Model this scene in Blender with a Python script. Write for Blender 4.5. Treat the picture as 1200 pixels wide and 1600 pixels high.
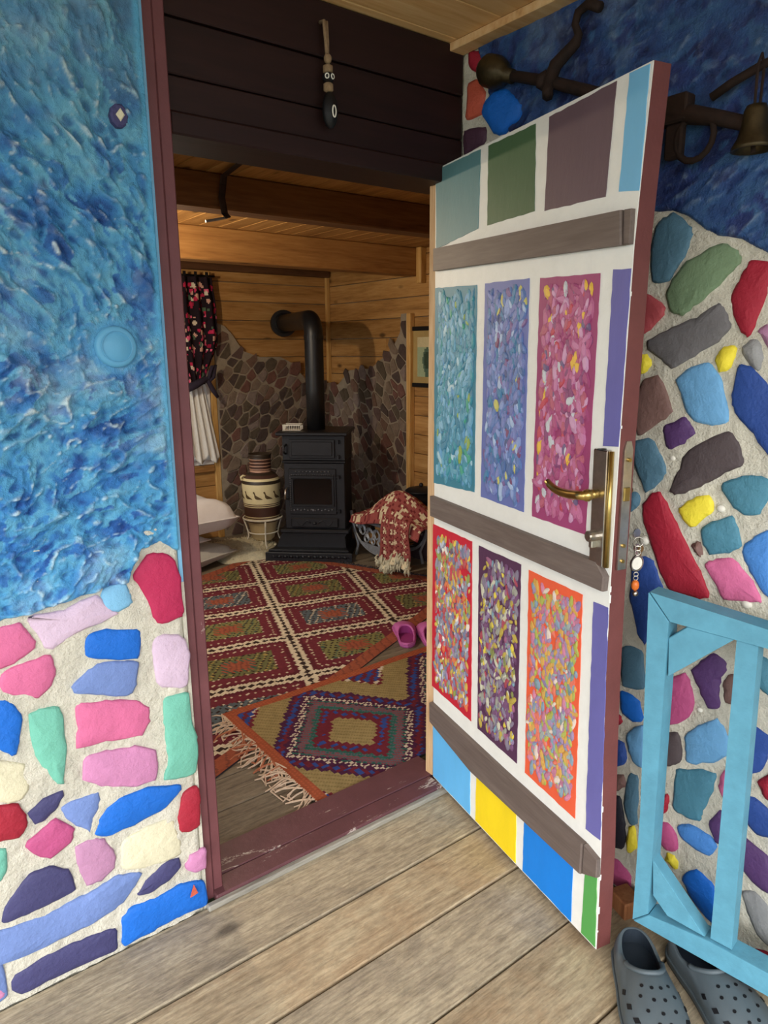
import bpy, math, random
import numpy as np
from math import sin, cos, pi, radians, atan2, hypot
from mathutils import Vector, Matrix

scene = bpy.context.scene
for o in list(bpy.data.objects):
    bpy.data.objects.remove(o)
COL = scene.collection
RND = random.Random(7)

# ------------------------------------------------------------------ camera
cam_data = bpy.data.cameras.new('camera')
cam = bpy.data.objects.new('camera', cam_data)
COL.objects.link(cam)
PITCH, HEAD, ROLL = radians(12.96), radians(52.8), radians(0.4)
hd = Vector((cos(HEAD), sin(HEAD), 0)); rt = Vector((sin(HEAD), -cos(HEAD), 0))
fw = Vector((hd.x*cos(PITCH), hd.y*cos(PITCH), -sin(PITCH)))
up = Vector((hd.x*sin(PITCH), hd.y*sin(PITCH), cos(PITCH)))
cr = rt*cos(ROLL) - up*sin(ROLL); cu = rt*sin(ROLL) + up*cos(ROLL)
cam.matrix_world = Matrix(((cr.x, cu.x, -fw.x, -1.4596), (cr.y, cu.y, -fw.y, -1.6501), (cr.z, cu.z, -fw.z, 1.48), (0, 0, 0, 1)))
cam_data.sensor_fit = 'HORIZONTAL'; cam_data.sensor_width = 36.0
cam_data.lens = 1108/1200*36.0
cam_data.clip_start = 0.02
scene.camera = cam

# ------------------------------------------------------------------ light and exposure
scene.view_settings.view_transform = 'Standard'
scene.view_settings.look = 'None'
scene.view_settings.gamma = 1.0
scene.view_settings.use_curve_mapping = False
scene.view_settings.exposure = 0.80
world = bpy.data.worlds.new('overcast_sky'); scene.world = world; world.use_nodes = True
wn = world.node_tree.nodes; wl = world.node_tree.links
bg = wn['Background']
tc = wn.new('ShaderNodeTexCoord'); sx = wn.new('ShaderNodeSeparateXYZ'); rmp = wn.new('ShaderNodeValToRGB')
wl.new(tc.outputs['Generated'], sx.inputs[0]); wl.new(sx.outputs['Z'], rmp.inputs['Fac'])
rmp.color_ramp.elements[0].position = 0.0; rmp.color_ramp.elements[0].color = (0.93, 0.95, 1.0, 1)
rmp.color_ramp.elements[1].position = 1.0; rmp.color_ramp.elements[1].color = (0.80, 0.88, 1.0, 1)
wl.new(rmp.outputs['Color'], bg.inputs['Color'])
bg.inputs['Strength'].default_value = 1.7

def add_sun(strength, rot, angle):
    d = bpy.data.lights.new('sun', 'SUN'); d.energy = strength; d.angle = radians(angle); d.color = (1.0, 0.97, 0.92)
    o = bpy.data.objects.new('sun', d); COL.objects.link(o); o.rotation_euler = rot
    return o
SUN_DIR = Vector((0.62, 0.62, -0.50))          # veiled sun, from behind and left of the viewer
add_sun(2.2, SUN_DIR.to_track_quat('-Z', 'Y').to_euler(), 50)

# ------------------------------------------------------------------ helpers
def srgb(h):
    h = h.lstrip('#'); c = [int(h[i:i+2], 16)/255 for i in (0, 2, 4)]
    return tuple(x/12.92 if x <= .04045 else ((x+.055)/1.055)**2.4 for x in c)
def rgba(c): 
    return (c if not isinstance(c, str) else srgb(c)) + (1.0,) if not (isinstance(c, tuple) and len(c) == 4) else c

def base_mat(name, rough=0.8, metallic=0.0, spec=0.3):
    m = bpy.data.materials.new(name); m.use_nodes = True
    n = m.node_tree.nodes; b = n['Principled BSDF']
    b.inputs['Roughness'].default_value = rough; b.inputs['Metallic'].default_value = metallic
    b.inputs['Specular IOR Level'].default_value = spec
    return m, n, m.node_tree.links, b

def noise_node(n, l, scale, detail=4, rough=0.6, vec=None, stretch=None, dist=0.0):
    tc = n.new('ShaderNodeTexCoord'); mp = n.new('ShaderNodeMapping')
    l.new(tc.outputs['Object'], mp.inputs['Vector'])
    if stretch: mp.inputs['Scale'].default_value = stretch
    t = n.new('ShaderNodeTexNoise'); t.inputs['Scale'].default_value = scale
    t.inputs['Detail'].default_value = detail; t.inputs['Roughness'].default_value = rough
    t.inputs['Distortion'].default_value = dist
    l.new(mp.outputs['Vector'], t.inputs['Vector'])
    return t
def ramp(n, l, src, stops):
    r = n.new('ShaderNodeValToRGB'); l.new(src, r.inputs['Fac'])
    e = r.color_ramp.elements
    while len(e) < len(stops): e.new(0.5)
    for i, (p, c) in enumerate(stops): e[i].position = p; e[i].color = rgba(c)
    return r
def bump(n, l, b, src, strength, dist=0.01):
    bp = n.new('ShaderNodeBump'); bp.inputs['Strength'].default_value = strength; bp.inputs['Distance'].default_value = dist
    l.new(src, bp.inputs['Height']); l.new(bp.outputs['Normal'], b.inputs['Normal'])

def paint(name, col, rough=0.65, var=0.18, scale=14, bmp=0.35, bscale=60, metallic=0.0, spec=0.3, bdist=0.004, stretch=None):
    m, n, l, b = base_mat(name, rough, metallic, spec)
    c = srgb(col) if isinstance(col, str) else col
    t = noise_node(n, l, scale, 4, 0.65, stretch=stretch)
    r = ramp(n, l, t.outputs['Fac'], [(0.3, tuple(x*(1-var) for x in c)), (0.7, tuple(min(1, x*(1+var)) for x in c))])
    l.new(r.outputs['Color'], b.inputs['Base Color'])
    if bmp:
        t2 = noise_node(n, l, bscale, 5, 0.7, stretch=stretch); bump(n, l, b, t2.outputs['Fac'], bmp, bdist)
    return m

def attr_mat(name, rough=0.8, bmp=0.3, bscale=90, var=0.15, spec=0.25, bdist=0.004, sheen=0.0):
    m, n, l, b = base_mat(name, rough, 0, spec)
    a = n.new('ShaderNodeAttribute'); a.attribute_name = 'paint'
    t = noise_node(n, l, 40, 4, 0.7)
    r = ramp(n, l, t.outputs['Fac'], [(0.3, (1-var,)*3), (0.7, (1.0+var*.3,)*3)])
    mx = n.new('ShaderNodeMixRGB'); mx.blend_type = 'MULTIPLY'; mx.inputs['Fac'].default_value = 1
    l.new(a.outputs['Color'], mx.inputs['Color1']); l.new(r.outputs['Color'], mx.inputs['Color2'])
    l.new(mx.outputs['Color'], b.inputs['Base Color'])
    if bmp:
        t2 = noise_node(n, l, bscale, 5, 0.7); bump(n, l, b, t2.outputs['Fac'], bmp, bdist)
    return m

def wood(name, dark, mid, light, axis='X', rough=0.65, grain=14, knots=0.5, var=0.12, bmp=0.25, stain=None, stain_amt=0.0, mottle=0.0):
    """boards: long noise grain, ring figure, knots; each object gets its own shift from Object Info"""
    m, n, l, b = base_mat(name, rough, 0, 0.25)
    st = {'X': (0.09, 1, 1), 'Y': (1, 0.09, 1), 'Z': (1, 1, 0.09)}[axis]
    tc = n.new('ShaderNodeTexCoord'); oi = n.new('ShaderNodeObjectInfo')
    ad = n.new('ShaderNodeVectorMath'); ad.operation = 'MULTIPLY_ADD'
    cmb = n.new('ShaderNodeCombineXYZ')
    for k in range(3): l.new(oi.outputs['Random'], cmb.inputs[k])
    ad.inputs[1].default_value = (7.3, 11.1, 5.7)
    l.new(cmb.outputs[0], ad.inputs[0]); l.new(tc.outputs['Object'], ad.inputs[2])
    mp = n.new('ShaderNodeMapping'); mp.inputs['Scale'].default_value = st; l.new(ad.outputs[0], mp.inputs['Vector'])
    t = n.new('ShaderNodeTexNoise'); t.inputs['Scale'].default_value = grain; t.inputs['Detail'].default_value = 7
    t.inputs['Roughness'].default_value = 0.72; t.inputs['Distortion'].default_value = 0.9
    l.new(mp.outputs[0], t.inputs['Vector'])
    fine = n.new('ShaderNodeTexNoise'); fine.inputs['Scale'].default_value = grain*9; fine.inputs['Detail'].default_value = 3
    l.new(mp.outputs[0], fine.inputs['Vector'])
    mm = n.new('ShaderNodeMath'); mm.operation = 'MULTIPLY_ADD'; mm.inputs[1].default_value = 0.35
    l.new(fine.outputs['Fac'], mm.inputs[0]); 
    m2 = n.new('ShaderNodeMath'); m2.operation = 'MULTIPLY'; m2.inputs[1].default_value = 0.72
    l.new(t.outputs['Fac'], m2.inputs[0]); l.new(m2.outputs[0], mm.inputs[2])
    r = ramp(n, l, mm.outputs[0], [(0.38, dark), (0.52, mid), (0.68, light)])
    out = r.outputs['Color']
    # per board tone
    ton = ramp(n, l, oi.outputs['Random'], [(0.0, (1-var*1.6,)*3), (1.0, (1.0,)*3)])
    mx = n.new('ShaderNodeMixRGB'); mx.blend_type = 'MULTIPLY'; mx.inputs['Fac'].default_value = 1
    l.new(out, mx.inputs['Color1']); l.new(ton.outputs['Color'], mx.inputs['Color2']); out = mx.outputs['Color']
    if knots:
        mp2 = n.new('ShaderNodeMapping'); s2 = {'X': (0.45, 1, 1), 'Y': (1, 0.45, 1), 'Z': (1, 1, 0.45)}[axis]
        mp2.inputs['Scale'].default_value = s2; l.new(ad.outputs[0], mp2.inputs['Vector'])
        v = n.new('ShaderNodeTexVoronoi'); v.inputs['Scale'].default_value = 5.2; l.new(mp2.outputs[0], v.inputs['Vector'])
        kr = ramp(n, l, v.outputs['Distance'], [(0.05, (0, 0, 0)), (0.12, (1, 1, 1))])
        mk = n.new('ShaderNodeMixRGB'); l.new(kr.outputs['Color'], mk.inputs['Fac'])
        dk = srgb(dark) if isinstance(dark, str) else dark
        mk.inputs['Color1'].default_value = rgba(tuple(x*(1-knots) for x in dk)); l.new(out, mk.inputs['Color2']); out = mk.outputs['Color']
    if stain:
        t3 = noise_node(n, l, 5.5, 6, 0.7, dist=0.6)
        sr = ramp(n, l, t3.outputs['Fac'], [(0.48, (0, 0, 0)), (0.66, (stain_amt,)*3)])
        ms = n.new('ShaderNodeMixRGB'); l.new(sr.outputs['Color'], ms.inputs['Fac'])
        l.new(out, ms.inputs['Color1']); ms.inputs['Color2'].default_value = rgba(stain); out = ms.outputs['Color']
    if mottle:
        t4 = noise_node(n, l, 55, 6, 0.8, stretch=(.45, 1, 1) if axis == 'X' else None, dist=0.4)
        r4 = ramp(n, l, t4.outputs['Fac'], [(0.36, (1-mottle,)*3), (0.60, (1.0+mottle*.45,)*3)])
        m4 = n.new('ShaderNodeMixRGB'); m4.blend_type = 'MULTIPLY'; m4.inputs['Fac'].default_value = 1
        l.new(out, m4.inputs['Color1']); l.new(r4.outputs['Color'], m4.inputs['Color2']); out = m4.outputs['Color']
        t5 = noise_node(n, l, 220, 3, 0.6, stretch=(.10, 1, 1) if axis == 'X' else None)
        r5 = ramp(n, l, t5.outputs['Fac'], [(0.38, (1-mottle*.9,)*3), (0.56, (1.0,)*3)])
        m5 = n.new('ShaderNodeMixRGB'); m5.blend_type = 'MULTIPLY'; m5.inputs['Fac'].default_value = 1
        l.new(out, m5.inputs['Color1']); l.new(r5.outputs['Color'], m5.inputs['Color2']); out = m5.outputs['Color']
    l.new(out, b.inputs['Base Color'])
    bump(n, l, b, mm.outputs[0], bmp, 0.004)
    return m

def metal(name, col, rough=0.4, bmp=0.1, metallic=1.0, var=0.2, scale=30):
    return paint(name, col, rough, var, scale, bmp, 90, metallic, 0.5, 0.002)

def glass_mat():
    m = bpy.data.materials.new('window_glass'); m.use_nodes = True
    n = m.node_tree.nodes; l = m.node_tree.links; n.remove(n['Principled BSDF'])
    tr = n.new('ShaderNodeBsdfTransparent'); gl = n.new('ShaderNodeBsdfGlossy'); gl.inputs['Roughness'].default_value = 0.02
    tr.inputs['Color'].default_value = (0.96, 0.98, 0.97, 1)
    f = n.new('ShaderNodeFresnel'); f.inputs['IOR'].default_value = 1.45
    mx = n.new('ShaderNodeMixShader'); l.new(f.outputs[0], mx.inputs[0]); l.new(tr.outputs[0], mx.inputs[1]); l.new(gl.outputs[0], mx.inputs[2])
    l.new(mx.outputs[0], n['Material Output'].inputs['Surface'])
    return m

class MB:
    """collects geometry; build() links it as ONE mesh object"""
    def __init__(s): s.v = []; s.f = []; s.c = []; s.col = (1, 1, 1)
    def add(s, vs, fs, col=None):
        o = len(s.v); s.v += [tuple(v) for v in vs]; s.f += [tuple(i+o for i in f) for f in fs]
        s.c += [col or s.col]*len(fs); return s
    def box(s, x0, x1, y0, y1, z0, z1, col=None):
        v = [(x, y, z) for x in (x0, x1) for y in (y0, y1) for z in (z0, z1)]
        return s.add(v, [(0, 1, 3, 2), (4, 6, 7, 5), (0, 4, 5, 1), (2, 3, 7, 6), (0, 2, 6, 4), (1, 5, 7, 3)], col)
    def cbox(s, x0, x1, y0, y1, z0, z1, c=0.004, col=None):
        """box with chamfered edges"""
        X, Y, Z = (x0, x1), (y0, y1), (z0, z1); vs = []; idx = {}
        for i in (0, 1):
            for j in (0, 1):
                for k in (0, 1):
                    sx, sy, sz = (c if i == 0 else -c), (c if j == 0 else -c), (c if k == 0 else -c)
                    for a, p in enumerate(((X[i], Y[j]+sy, Z[k]+sz), (X[i]+sx, Y[j], Z[k]+sz), (X[i]+sx, Y[j]+sy, Z[k]))):
                        idx[i, j, k, a] = len(vs); vs.append(p)
        f = []
        I = lambda i, j, k, a: idx[i, j, k, a]
        for i in (0, 1): f.append([I(i, j, k, 0) for j, k in ((0, 0), (1, 0), (1, 1), (0, 1))])
        for j in (0, 1): f.append([I(i, j, k, 1) for i, k in ((0, 0), (1, 0), (1, 1), (0, 1))])
        for k in (0, 1): f.append([I(i, j, k, 2) for i, j in ((0, 0), (1, 0), (1, 1), (0, 1))])
        for i in (0, 1):
            for j in (0, 1): f.append([I(i, j, 0, 0), I(i, j, 1, 0), I(i, j, 1, 1), I(i, j, 0, 1)])
            for k in (0, 1): f.append([I(i, 0, k, 0), I(i, 1, k, 0), I(i, 1, k, 2), I(i, 0, k, 2)])
        for j in (0, 1):
            for k in (0, 1): f.append([I(0, j, k, 1), I(1, j, k, 1), I(1, j, k, 2), I(0, j, k, 2)])
        for i in (0, 1):
            for j in (0, 1):
                for k in (0, 1): f.append([I(i, j, k, 0), I(i, j, k, 1), I(i, j, k, 2)])
        # orient outward
        cx = Vector(((x0+x1)/2, (y0+y1)/2, (z0+z1)/2)); g = []
        for q in f:
            p = [Vector(vs[t]) for t in q]; nn = (p[1]-p[0]).cross(p[2]-p[0]); ce = sum(p, Vector())/len(p)
            g.append(q if nn.dot(ce-cx) > 0 else q[::-1])
        return s.add(vs, g, col)
    def prism(s, poly, d0, d1, fn, col=None, inset=0.0):
        """poly in 2D, extruded along depth d0..d1; fn(u, w, d) -> xyz; inset chamfers the d1 face"""
        n = len(poly); cx = sum(p[0] for p in poly)/n; cy = sum(p[1] for p in poly)/n
        vs = [fn(p[0], p[1], d0) for p in poly]
        if inset:
            q = []
            for p in poly:
                L = hypot(p[0]-cx, p[1]-cy) or 1; k = max(0.3, 1-inset/L); q.append((cx+(p[0]-cx)*k, cy+(p[1]-cy)*k))
            dm = d1-(d1-d0)*min(.6, inset/abs(d1-d0)) if d1 != d0 else d1
            vs += [fn(p[0], p[1], dm) for p in poly]; vs += [fn(p[0], p[1], d1) for p in q]; rings = 3
        else:
            vs += [fn(p[0], p[1], d1) for p in poly]; rings = 2
        fs = []
        for r in range(rings-1):
            for i in range(n): j = (i+1) % n; fs.append((r*n+i, r*n+j, (r+1)*n+j, (r+1)*n+i))
        fs.append(tuple(range((rings-1)*n, rings*n))); fs.append(tuple(range(n-1, -1, -1)))
        return s.add(vs, fs, col)
    def tube(s, pts, r, n=8, col=None, cap=True, flat=1.0):
        pts = [Vector(p) for p in pts]; m = len(pts); rr = r if isinstance(r, (list, tuple)) else [r]*m
        vs = []; prev = None
        for i, p in enumerate(pts):
            t = (pts[min(i+1, m-1)]-pts[max(i-1, 0)]).normalized()
            if prev is None:
                a = Vector((0, 0, 1)) if abs(t.z) < .9 else Vector((1, 0, 0)); u = t.cross(a).normalized()
            else: u = (prev - t*prev.dot(t)).normalized()
            prev = u; w = t.cross(u)
            for k in range(n): a = 2*pi*k/n; vs.append(p+(u*cos(a)+w*sin(a)*flat)*rr[i])
        fs = [(i*n+k, i*n+(k+1) % n, (i+1)*n+(k+1) % n, (i+1)*n+k) for i in range(m-1) for k in range(n)]
        if cap: fs += [tuple(range(n-1, -1, -1)), tuple((m-1)*n+k for k in range(n))]
        return s.add(vs, fs, col)
    def lathe(s, prof, n=24, o=(0, 0, 0), axis='Z', cols=None, wob=0):
        vs = []; fs = []
        for r, z in prof:
            for k in range(n):
                a = 2*pi*k/n; x, y = r*cos(a), r*sin(a)
                vs.append({'Z': (o[0]+x, o[1]+y, o[2]+z), 'Y': (o[0]+x, o[1]+z, o[2]+y), 'X': (o[0]+z, o[1]+x, o[2]+y)}[axis])
        base = len(s.v); s.v += vs
        for i in range(len(prof)-1):
            for k in range(n):
                s.f.append((base+i*n+k, base+i*n+(k+1) % n, base+(i+1)*n+(k+1) % n, base+(i+1)*n+k))
                s.c.append(cols[i] if cols else s.col)
        return s
    def ball(s, c, r, n=12, m=8, sc=(1, 1, 1), col=None):
        prof = [(max(1e-4, sin(pi*i/m))*r, -cos(pi*i/m)*r) for i in range(m+1)]
        vs = []; fs = []
        for pr, z in prof:
            for k in range(n): a = 2*pi*k/n; vs.append((c[0]+pr*cos(a)*sc[0], c[1]+pr*sin(a)*sc[1], c[2]+z*sc[2]))
        for i in range(m):
            for k in range(n): fs.append((i*n+k, i*n+(k+1) % n, (i+1)*n+(k+1) % n, (i+1)*n+k))
        return s.add(vs, fs, col)
    def grid(s, nu, nv, fn, col=None, cfn=None):
        vs = [fn(i/nu, j/nv) for j in range(nv+1) for i in range(nu+1)]
        o = len(s.v); s.v += [tuple(v) for v in vs]; w = nu+1
        for j in range(nv):
            for i in range(nu):
                s.f.append((o+j*w+i, o+j*w+i+1, o+(j+1)*w+i+1, o+(j+1)*w+i))
                s.c.append(cfn((i+.5)/nu, (j+.5)/nv) if cfn else (col or s.col))
        return s
    def build(s, name, mat, parent=None, smooth=False, color=False, bevel=0, solid=0, subsurf=0):
        me = bpy.data.meshes.new(name)
        vs = s.v; loc = Vector((0, 0, 0))
        if parent is None:
            a = np.array(vs); lo, hi = a.min(0), a.max(0)
            loc = Vector(((lo[0]+hi[0])/2, (lo[1]+hi[1])/2, lo[2])); vs = (a-np.array(loc)).tolist()
        me.from_pydata(vs, [], s.f)
        if color: set_face_color(me, s.c)
        me.materials.append(mat)
        if smooth: me.polygons.foreach_set('use_smooth', [True]*len(me.polygons))
        me.update()
        o = bpy.data.objects.new(name, me); COL.objects.link(o); o.location = loc
        if parent is not None: o.parent = parent
        if solid: md = o.modifiers.new('solid', 'SOLIDIFY'); md.thickness = solid; md.offset = 0
        if bevel: md = o.modifiers.new('bevel', 'BEVEL'); md.width = bevel; md.segments = 2; md.limit_method = 'ANGLE'; md.angle_limit = radians(40)
        if subsurf: md = o.modifiers.new('sub', 'SUBSURF'); md.levels = subsurf; md.render_levels = subsurf
        return o
def set_face_color(me, cols):
    at = me.color_attributes.new('paint', 'FLOAT_COLOR', 'CORNER')
    cnt = np.zeros(len(me.polygons), dtype=np.int32); me.polygons.foreach_get('loop_total', cnt)
    arr = np.ones((len(cols), 4), dtype=np.float32); arr[:, :3] = np.array(cols, dtype=np.float32)[:, :3]
    at.data.foreach_set('color', np.repeat(arr, cnt, axis=0).ravel())

def empty(name, loc=(0, 0, 0), rz=0):
    o = bpy.data.objects.new(name, None); COL.objects.link(o); o.location = loc; o.rotation_euler = (0, 0, rz)
    o.empty_display_size = 0.05
    return o
def tag(o, label, cat, group=None, kind=None):
    o['label'] = label; o['category'] = cat
    if group: o['group'] = group
    if kind: o['kind'] = kind
    return o
def smoothstep(a, b, x): t = np.clip((x-a)/(b-a), 0, 1); return t*t*(3-2*t)
def vnoise(X, Y, seed):
    r = np.random.RandomState(seed).rand(256, 256)
    xi = np.floor(X).astype(int); yi = np.floor(Y).astype(int); fx = X-xi; fy = Y-yi
    fx = fx*fx*(3-2*fx); fy = fy*fy*(3-2*fy)
    g = lambda a, b: r[(xi+a) % 256, (yi+b) % 256]
    return (g(0, 0)*(1-fx)+g(1, 0)*fx)*(1-fy) + (g(0, 1)*(1-fx)+g(1, 1)*fx)*fy
def fbm(X, Y, seed, oct=4, gain=0.5):
    s = 0; a = 1; t = 0
    for i in range(oct): s = s + a*vnoise(X*2**i+i*13.7, Y*2**i+i*7.1, seed+i); t += a; a *= gain
    return s/t
def grid_mesh(name, P, C, mat, parent=None, keep=None, smooth=True):
    """P: (nv, nu, 3) vertex array, C: per-vertex colours (nv, nu, 3) or None"""
    nv, nu = P.shape[:2]
    idx = np.arange(nv*nu).reshape(nv, nu)
    q = np.stack([idx[:-1, :-1], idx[:-1, 1:], idx[1:, 1:], idx[1:, :-1]], -1).reshape(-1, 4)
    if keep is not None: q = q[keep.reshape(-1)]
    used = np.unique(q); remap = -np.ones(nv*nu, dtype=np.int64); remap[used] = np.arange(len(used)); q = remap[q]
    V = P.reshape(-1, 3)[used]
    me = bpy.data.meshes.new(name); me.vertices.add(len(V)); me.vertices.foreach_set('co', V.ravel())
    me.loops.add(q.size); me.loops.foreach_set('vertex_index', q.ravel())
    me.polygons.add(len(q)); me.polygons.foreach_set('loop_start', np.arange(0, q.size, 4)); me.polygons.foreach_set('loop_total', np.full(len(q), 4))
    me.polygons.foreach_set('use_smooth', np.full(len(q), smooth))
    me.update(calc_edges=True); me.validate()
    if C is not None:
        at = me.color_attributes.new('paint', 'FLOAT_COLOR', 'POINT')
        c4 = np.ones((len(V), 4), dtype=np.float32); c4[:, :3] = C.reshape(-1, 3)[used]; at.data.foreach_set('color', c4.ravel())
    me.materials.append(mat)
    o = bpy.data.objects.new(name, me); COL.objects.link(o)
    if parent is not None: o.parent = parent
    return o
def clip_poly(poly, a, b, c):
    """keep a*x + b*y <= c"""
    out = []
    for i in range(len(poly)):
        p, q = poly[i], poly[(i+1) % len(poly)]; dp = a*p[0]+b*p[1]-c; dq = a*q[0]+b*q[1]-c
        if dp <= 0: out.append(p)
        if (dp < 0) != (dq < 0) and dp != dq: t = dp/(dp-dq); out.append((p[0]+(q[0]-p[0])*t, p[1]+(q[1]-p[1])*t))
    return out
def inside(poly, x, y):
    r = False
    for i in range(len(poly)):
        (x1, y1), (x2, y2) = poly[i], poly[i-1]
        if (y1 > y) != (y2 > y) and x < (x2-x1)*(y-y1)/(y2-y1)+x1: r = not r
    return r
def voronoi(seeds, bound, reach):
    cells = []
    for i, (x, y) in enumerate(seeds):
        c = list(bound)
        for j, (u, v) in enumerate(seeds):
            if i == j or hypot(u-x, v-y) > reach: continue
            a, b = u-x, v-y; c = clip_poly(c, a, b, (u*u+v*v-x*x-y*y)/2)
            if len(c) < 3: break
        if len(c) >= 3: cells.append(c)
    return cells
def voronoi_cell(seeds, i, bound, reach):
    x, y = seeds[i]; c = list(bound)
    for j, (u, v) in enumerate(seeds):
        if i == j or hypot(u-x, v-y) > reach: continue
        a, b = u-x, v-y; c = clip_poly(c, a, b, (u*u+v*v-x*x-y*y)/2)
        if len(c) < 3: return []
    return c
def shrink(poly, d):
    """inset each edge by d"""
    n = len(poly); A = sum(poly[i][0]*poly[(i+1) % n][1]-poly[(i+1) % n][0]*poly[i][1] for i in range(n))
    if A < 0: poly = poly[::-1]
    out = list(poly)
    for i in range(n):
        (x1, y1), (x2, y2) = poly[i], poly[(i+1) % n]; L = hypot(x2-x1, y2-y1)
        if L < 1e-6: continue
        nx, ny = (y2-y1)/L, -(x2-x1)/L
        out = clip_poly(out, nx, ny, nx*x1+ny*y1-d)
        if len(out) < 3: return []
    return out
def area(p): return abs(sum(p[i][0]*p[(i+1) % len(p)][1]-p[(i+1) % len(p)][0]*p[i][1] for i in range(len(p))))/2
def round_poly(p, it=1):
    for _ in range(it):
        q = []
        for i in range(len(p)):
            a, b = p[i], p[(i+1) % len(p)]
            q += [(a[0]*.78+b[0]*.22, a[1]*.78+b[1]*.22), (a[0]*.22+b[0]*.78, a[1]*.22+b[1]*.78)]
        p = q
    return p

# ------------------------------------------------------------------ materials
PINE = wood('pine_boards', '#8a6338', '#ab7f49', '#be945c', 'X', knots=0.62, grain=9)
PINE_Y = wood('pine_boards_lengthwise', '#8a6338', '#ab7f49', '#be945c', 'Y', knots=0.62, grain=9)
PINE_Z = wood('pine_upright', '#a97c42', '#c99d5b', '#dbb478', 'Z', knots=0.3, grain=12)
PORCHPINE = wood('porch_roof_boards', '#bf8c52', '#dcae78', '#ebc794', 'X', knots=0.6, grain=6)
BEAM_DARK = wood('dark_brown_beam', '#54371f', '#6b4729', '#7e5836', 'X', rough=0.65, grain=8, knots=0.6)  # darker brown wood tones for the front ceiling beam only
BEAM = wood('squared_beam', '#845a30', '#a27543', '#b58851', 'X', knots=0.6, grain=8)
DECKW = wood('weathered_deck', '#908370', '#b6a78c', '#cdbfa2', 'X', rough=0.75, grain=12, knots=0.45, bmp=0.6, stain='#8a7f70', stain_amt=0.5, mottle=.24)
DECKW2 = wood('weathered_deck_tan', '#968469', '#baa788', '#d0c09f', 'X', rough=0.75, grain=11, knots=0.5, bmp=0.6, stain='#a88a68', stain_amt=0.45, mottle=.22)
INFLOOR = wood('room_floor_boards', '#5c5144', '#7d7160', '#928672', 'X', rough=0.6, grain=10, knots=0.3, bmp=0.3, mottle=.2)
GREYWOOD = wood('bare_grey_wood', '#6a675f', '#8e8a80', '#a9a598', 'X', rough=0.85, grain=16, knots=0.2, bmp=0.7)
MAROON = wood('dark_maroon_paint', '#221312', '#281615', '#2e1b19', 'X', rough=0.5, grain=10, knots=0.0, bmp=0.2, var=0.08)
def worn_maroon(name, amt, col='#6c4144'):
    m = paint(name, col, 0.5, 0.12, 12, 0.3, 50)
    n = m.node_tree.nodes; l = m.node_tree.links; b = n['Principled BSDF']
    src = b.inputs['Base Color'].links[0].from_socket
    t = noise_node(n, l, 16, 8, 0.8, stretch=(0.25, 1, 0.25), dist=0.5)
    r = ramp(n, l, t.outputs['Fac'], [(amt, (0, 0, 0)), (amt+.03, (1, 1, 1))])
    mx = n.new('ShaderNodeMixRGB'); l.new(r.outputs['Color'], mx.inputs['Fac']); l.new(src, mx.inputs['Color1'])
    mx.inputs['Color2'].default_value = rgba('#b3a69c'); l.new(mx.outputs['Color'], b.inputs['Base Color'])
    return m
JAMB = worn_maroon('jamb_maroon_paint', 0.67)
SILL = worn_maroon('worn_threshold_paint', 0.59, '#5f3c40')
EDGEP = worn_maroon('door_edge_paint', 0.68, '#6a3c39')
MORTAR = paint('painted_mortar', '#cfcbbb', 0.9, 0.12, 9, 1.0, 50, bdist=0.012)
ROOMMORTAR = paint('room_mortar', '#8f8474', 0.9, 0.15, 20, 0.7, 90)
PLASTER = attr_mat('palette_knife_plaster', 0.45, 0.9, 85, 0.14, spec=0.45, bdist=0.008)
DABS = attr_mat('paint_dabs', 0.45, 0.4, 160, 0.08, 0.4)
WEAVE = attr_mat('kilim_weave', 0.95, 0.6, 320, 0.25, 0.1, bdist=0.003)
CLOTHA = attr_mat('patterned_cloth', 0.95, 0.3, 200, 0.15, 0.1)
CERAMIC = attr_mat('painted_pottery', 0.45, 0.05, 60, 0.06, 0.4)
WHITEP = paint('white_door_paint', '#e4e5df', 0.5, 0.04, 18, 0.35, 40)
GREYP = wood('brown_grey_batten_paint', '#61554f', '#6b5f59', '#776b64', 'X', rough=0.55, grain=14, knots=0, bmp=0.3, var=0.03)
TEALP = paint('light_blue_gate_paint', '#5792a8', 0.5, 0.12, 16, 0.4, 45)
BRASS = metal('brass', '#b59a5c', 0.28)
CHROME = metal('worn_chrome', '#b9b4ab', 0.3)
IRON = metal('black_cast_iron', '#1d1e23', 0.42, 0.25, 0.35)
IRON2 = metal('black_enamel_steel', '#1d1e21', 0.42, 0.05, 0.4)
STEEL = metal('grey_cast_metal', '#83868c', 0.5, 0.2, 0.3)
RUST = metal('rusty_iron', '#2a1a12', 0.85, 0.6, 0.25, 0.4)
OLDBRASS = metal('old_bronze', '#463c28', 0.45, 0.4, 0.75, 0.45)
DARKGLASS = paint('stove_glass', '#0b0b0e', 0.12, 0.02, 5, 0, spec=0.6)
BLACKP = paint('black_paint', '#111114', 0.5, 0.1, 20, 0.1)
WHITEMETAL = paint('white_enamel', '#dedbcf', 0.5, 0.08, 20, 0.1)
LINEN = paint('white_linen', '#d5d0cf', 0.95, 0.07, 8, 0.3, 12, bdist=0.01)
LINEN2 = paint('grey_white_linen', '#b9b8b2', 0.95, 0.07, 8, 0.3, 12, bdist=0.01)
FLEECE = paint('cream_fleece', '#e6dfc2', 1.0, 0.15, 30, 1.0, 90, bdist=0.02)
YARN = paint('cream_fringe', '#c6ae96', 1.0, 0.15, 60, 0.4, 90)
YARNO = paint('orange_fringe', '#a5664a', 1.0, 0.15, 60, 0.4, 90)
YARND = paint('dark_fringe', '#3f3a40', 1.0, 0.4, 60, 0.4, 90)
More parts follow.
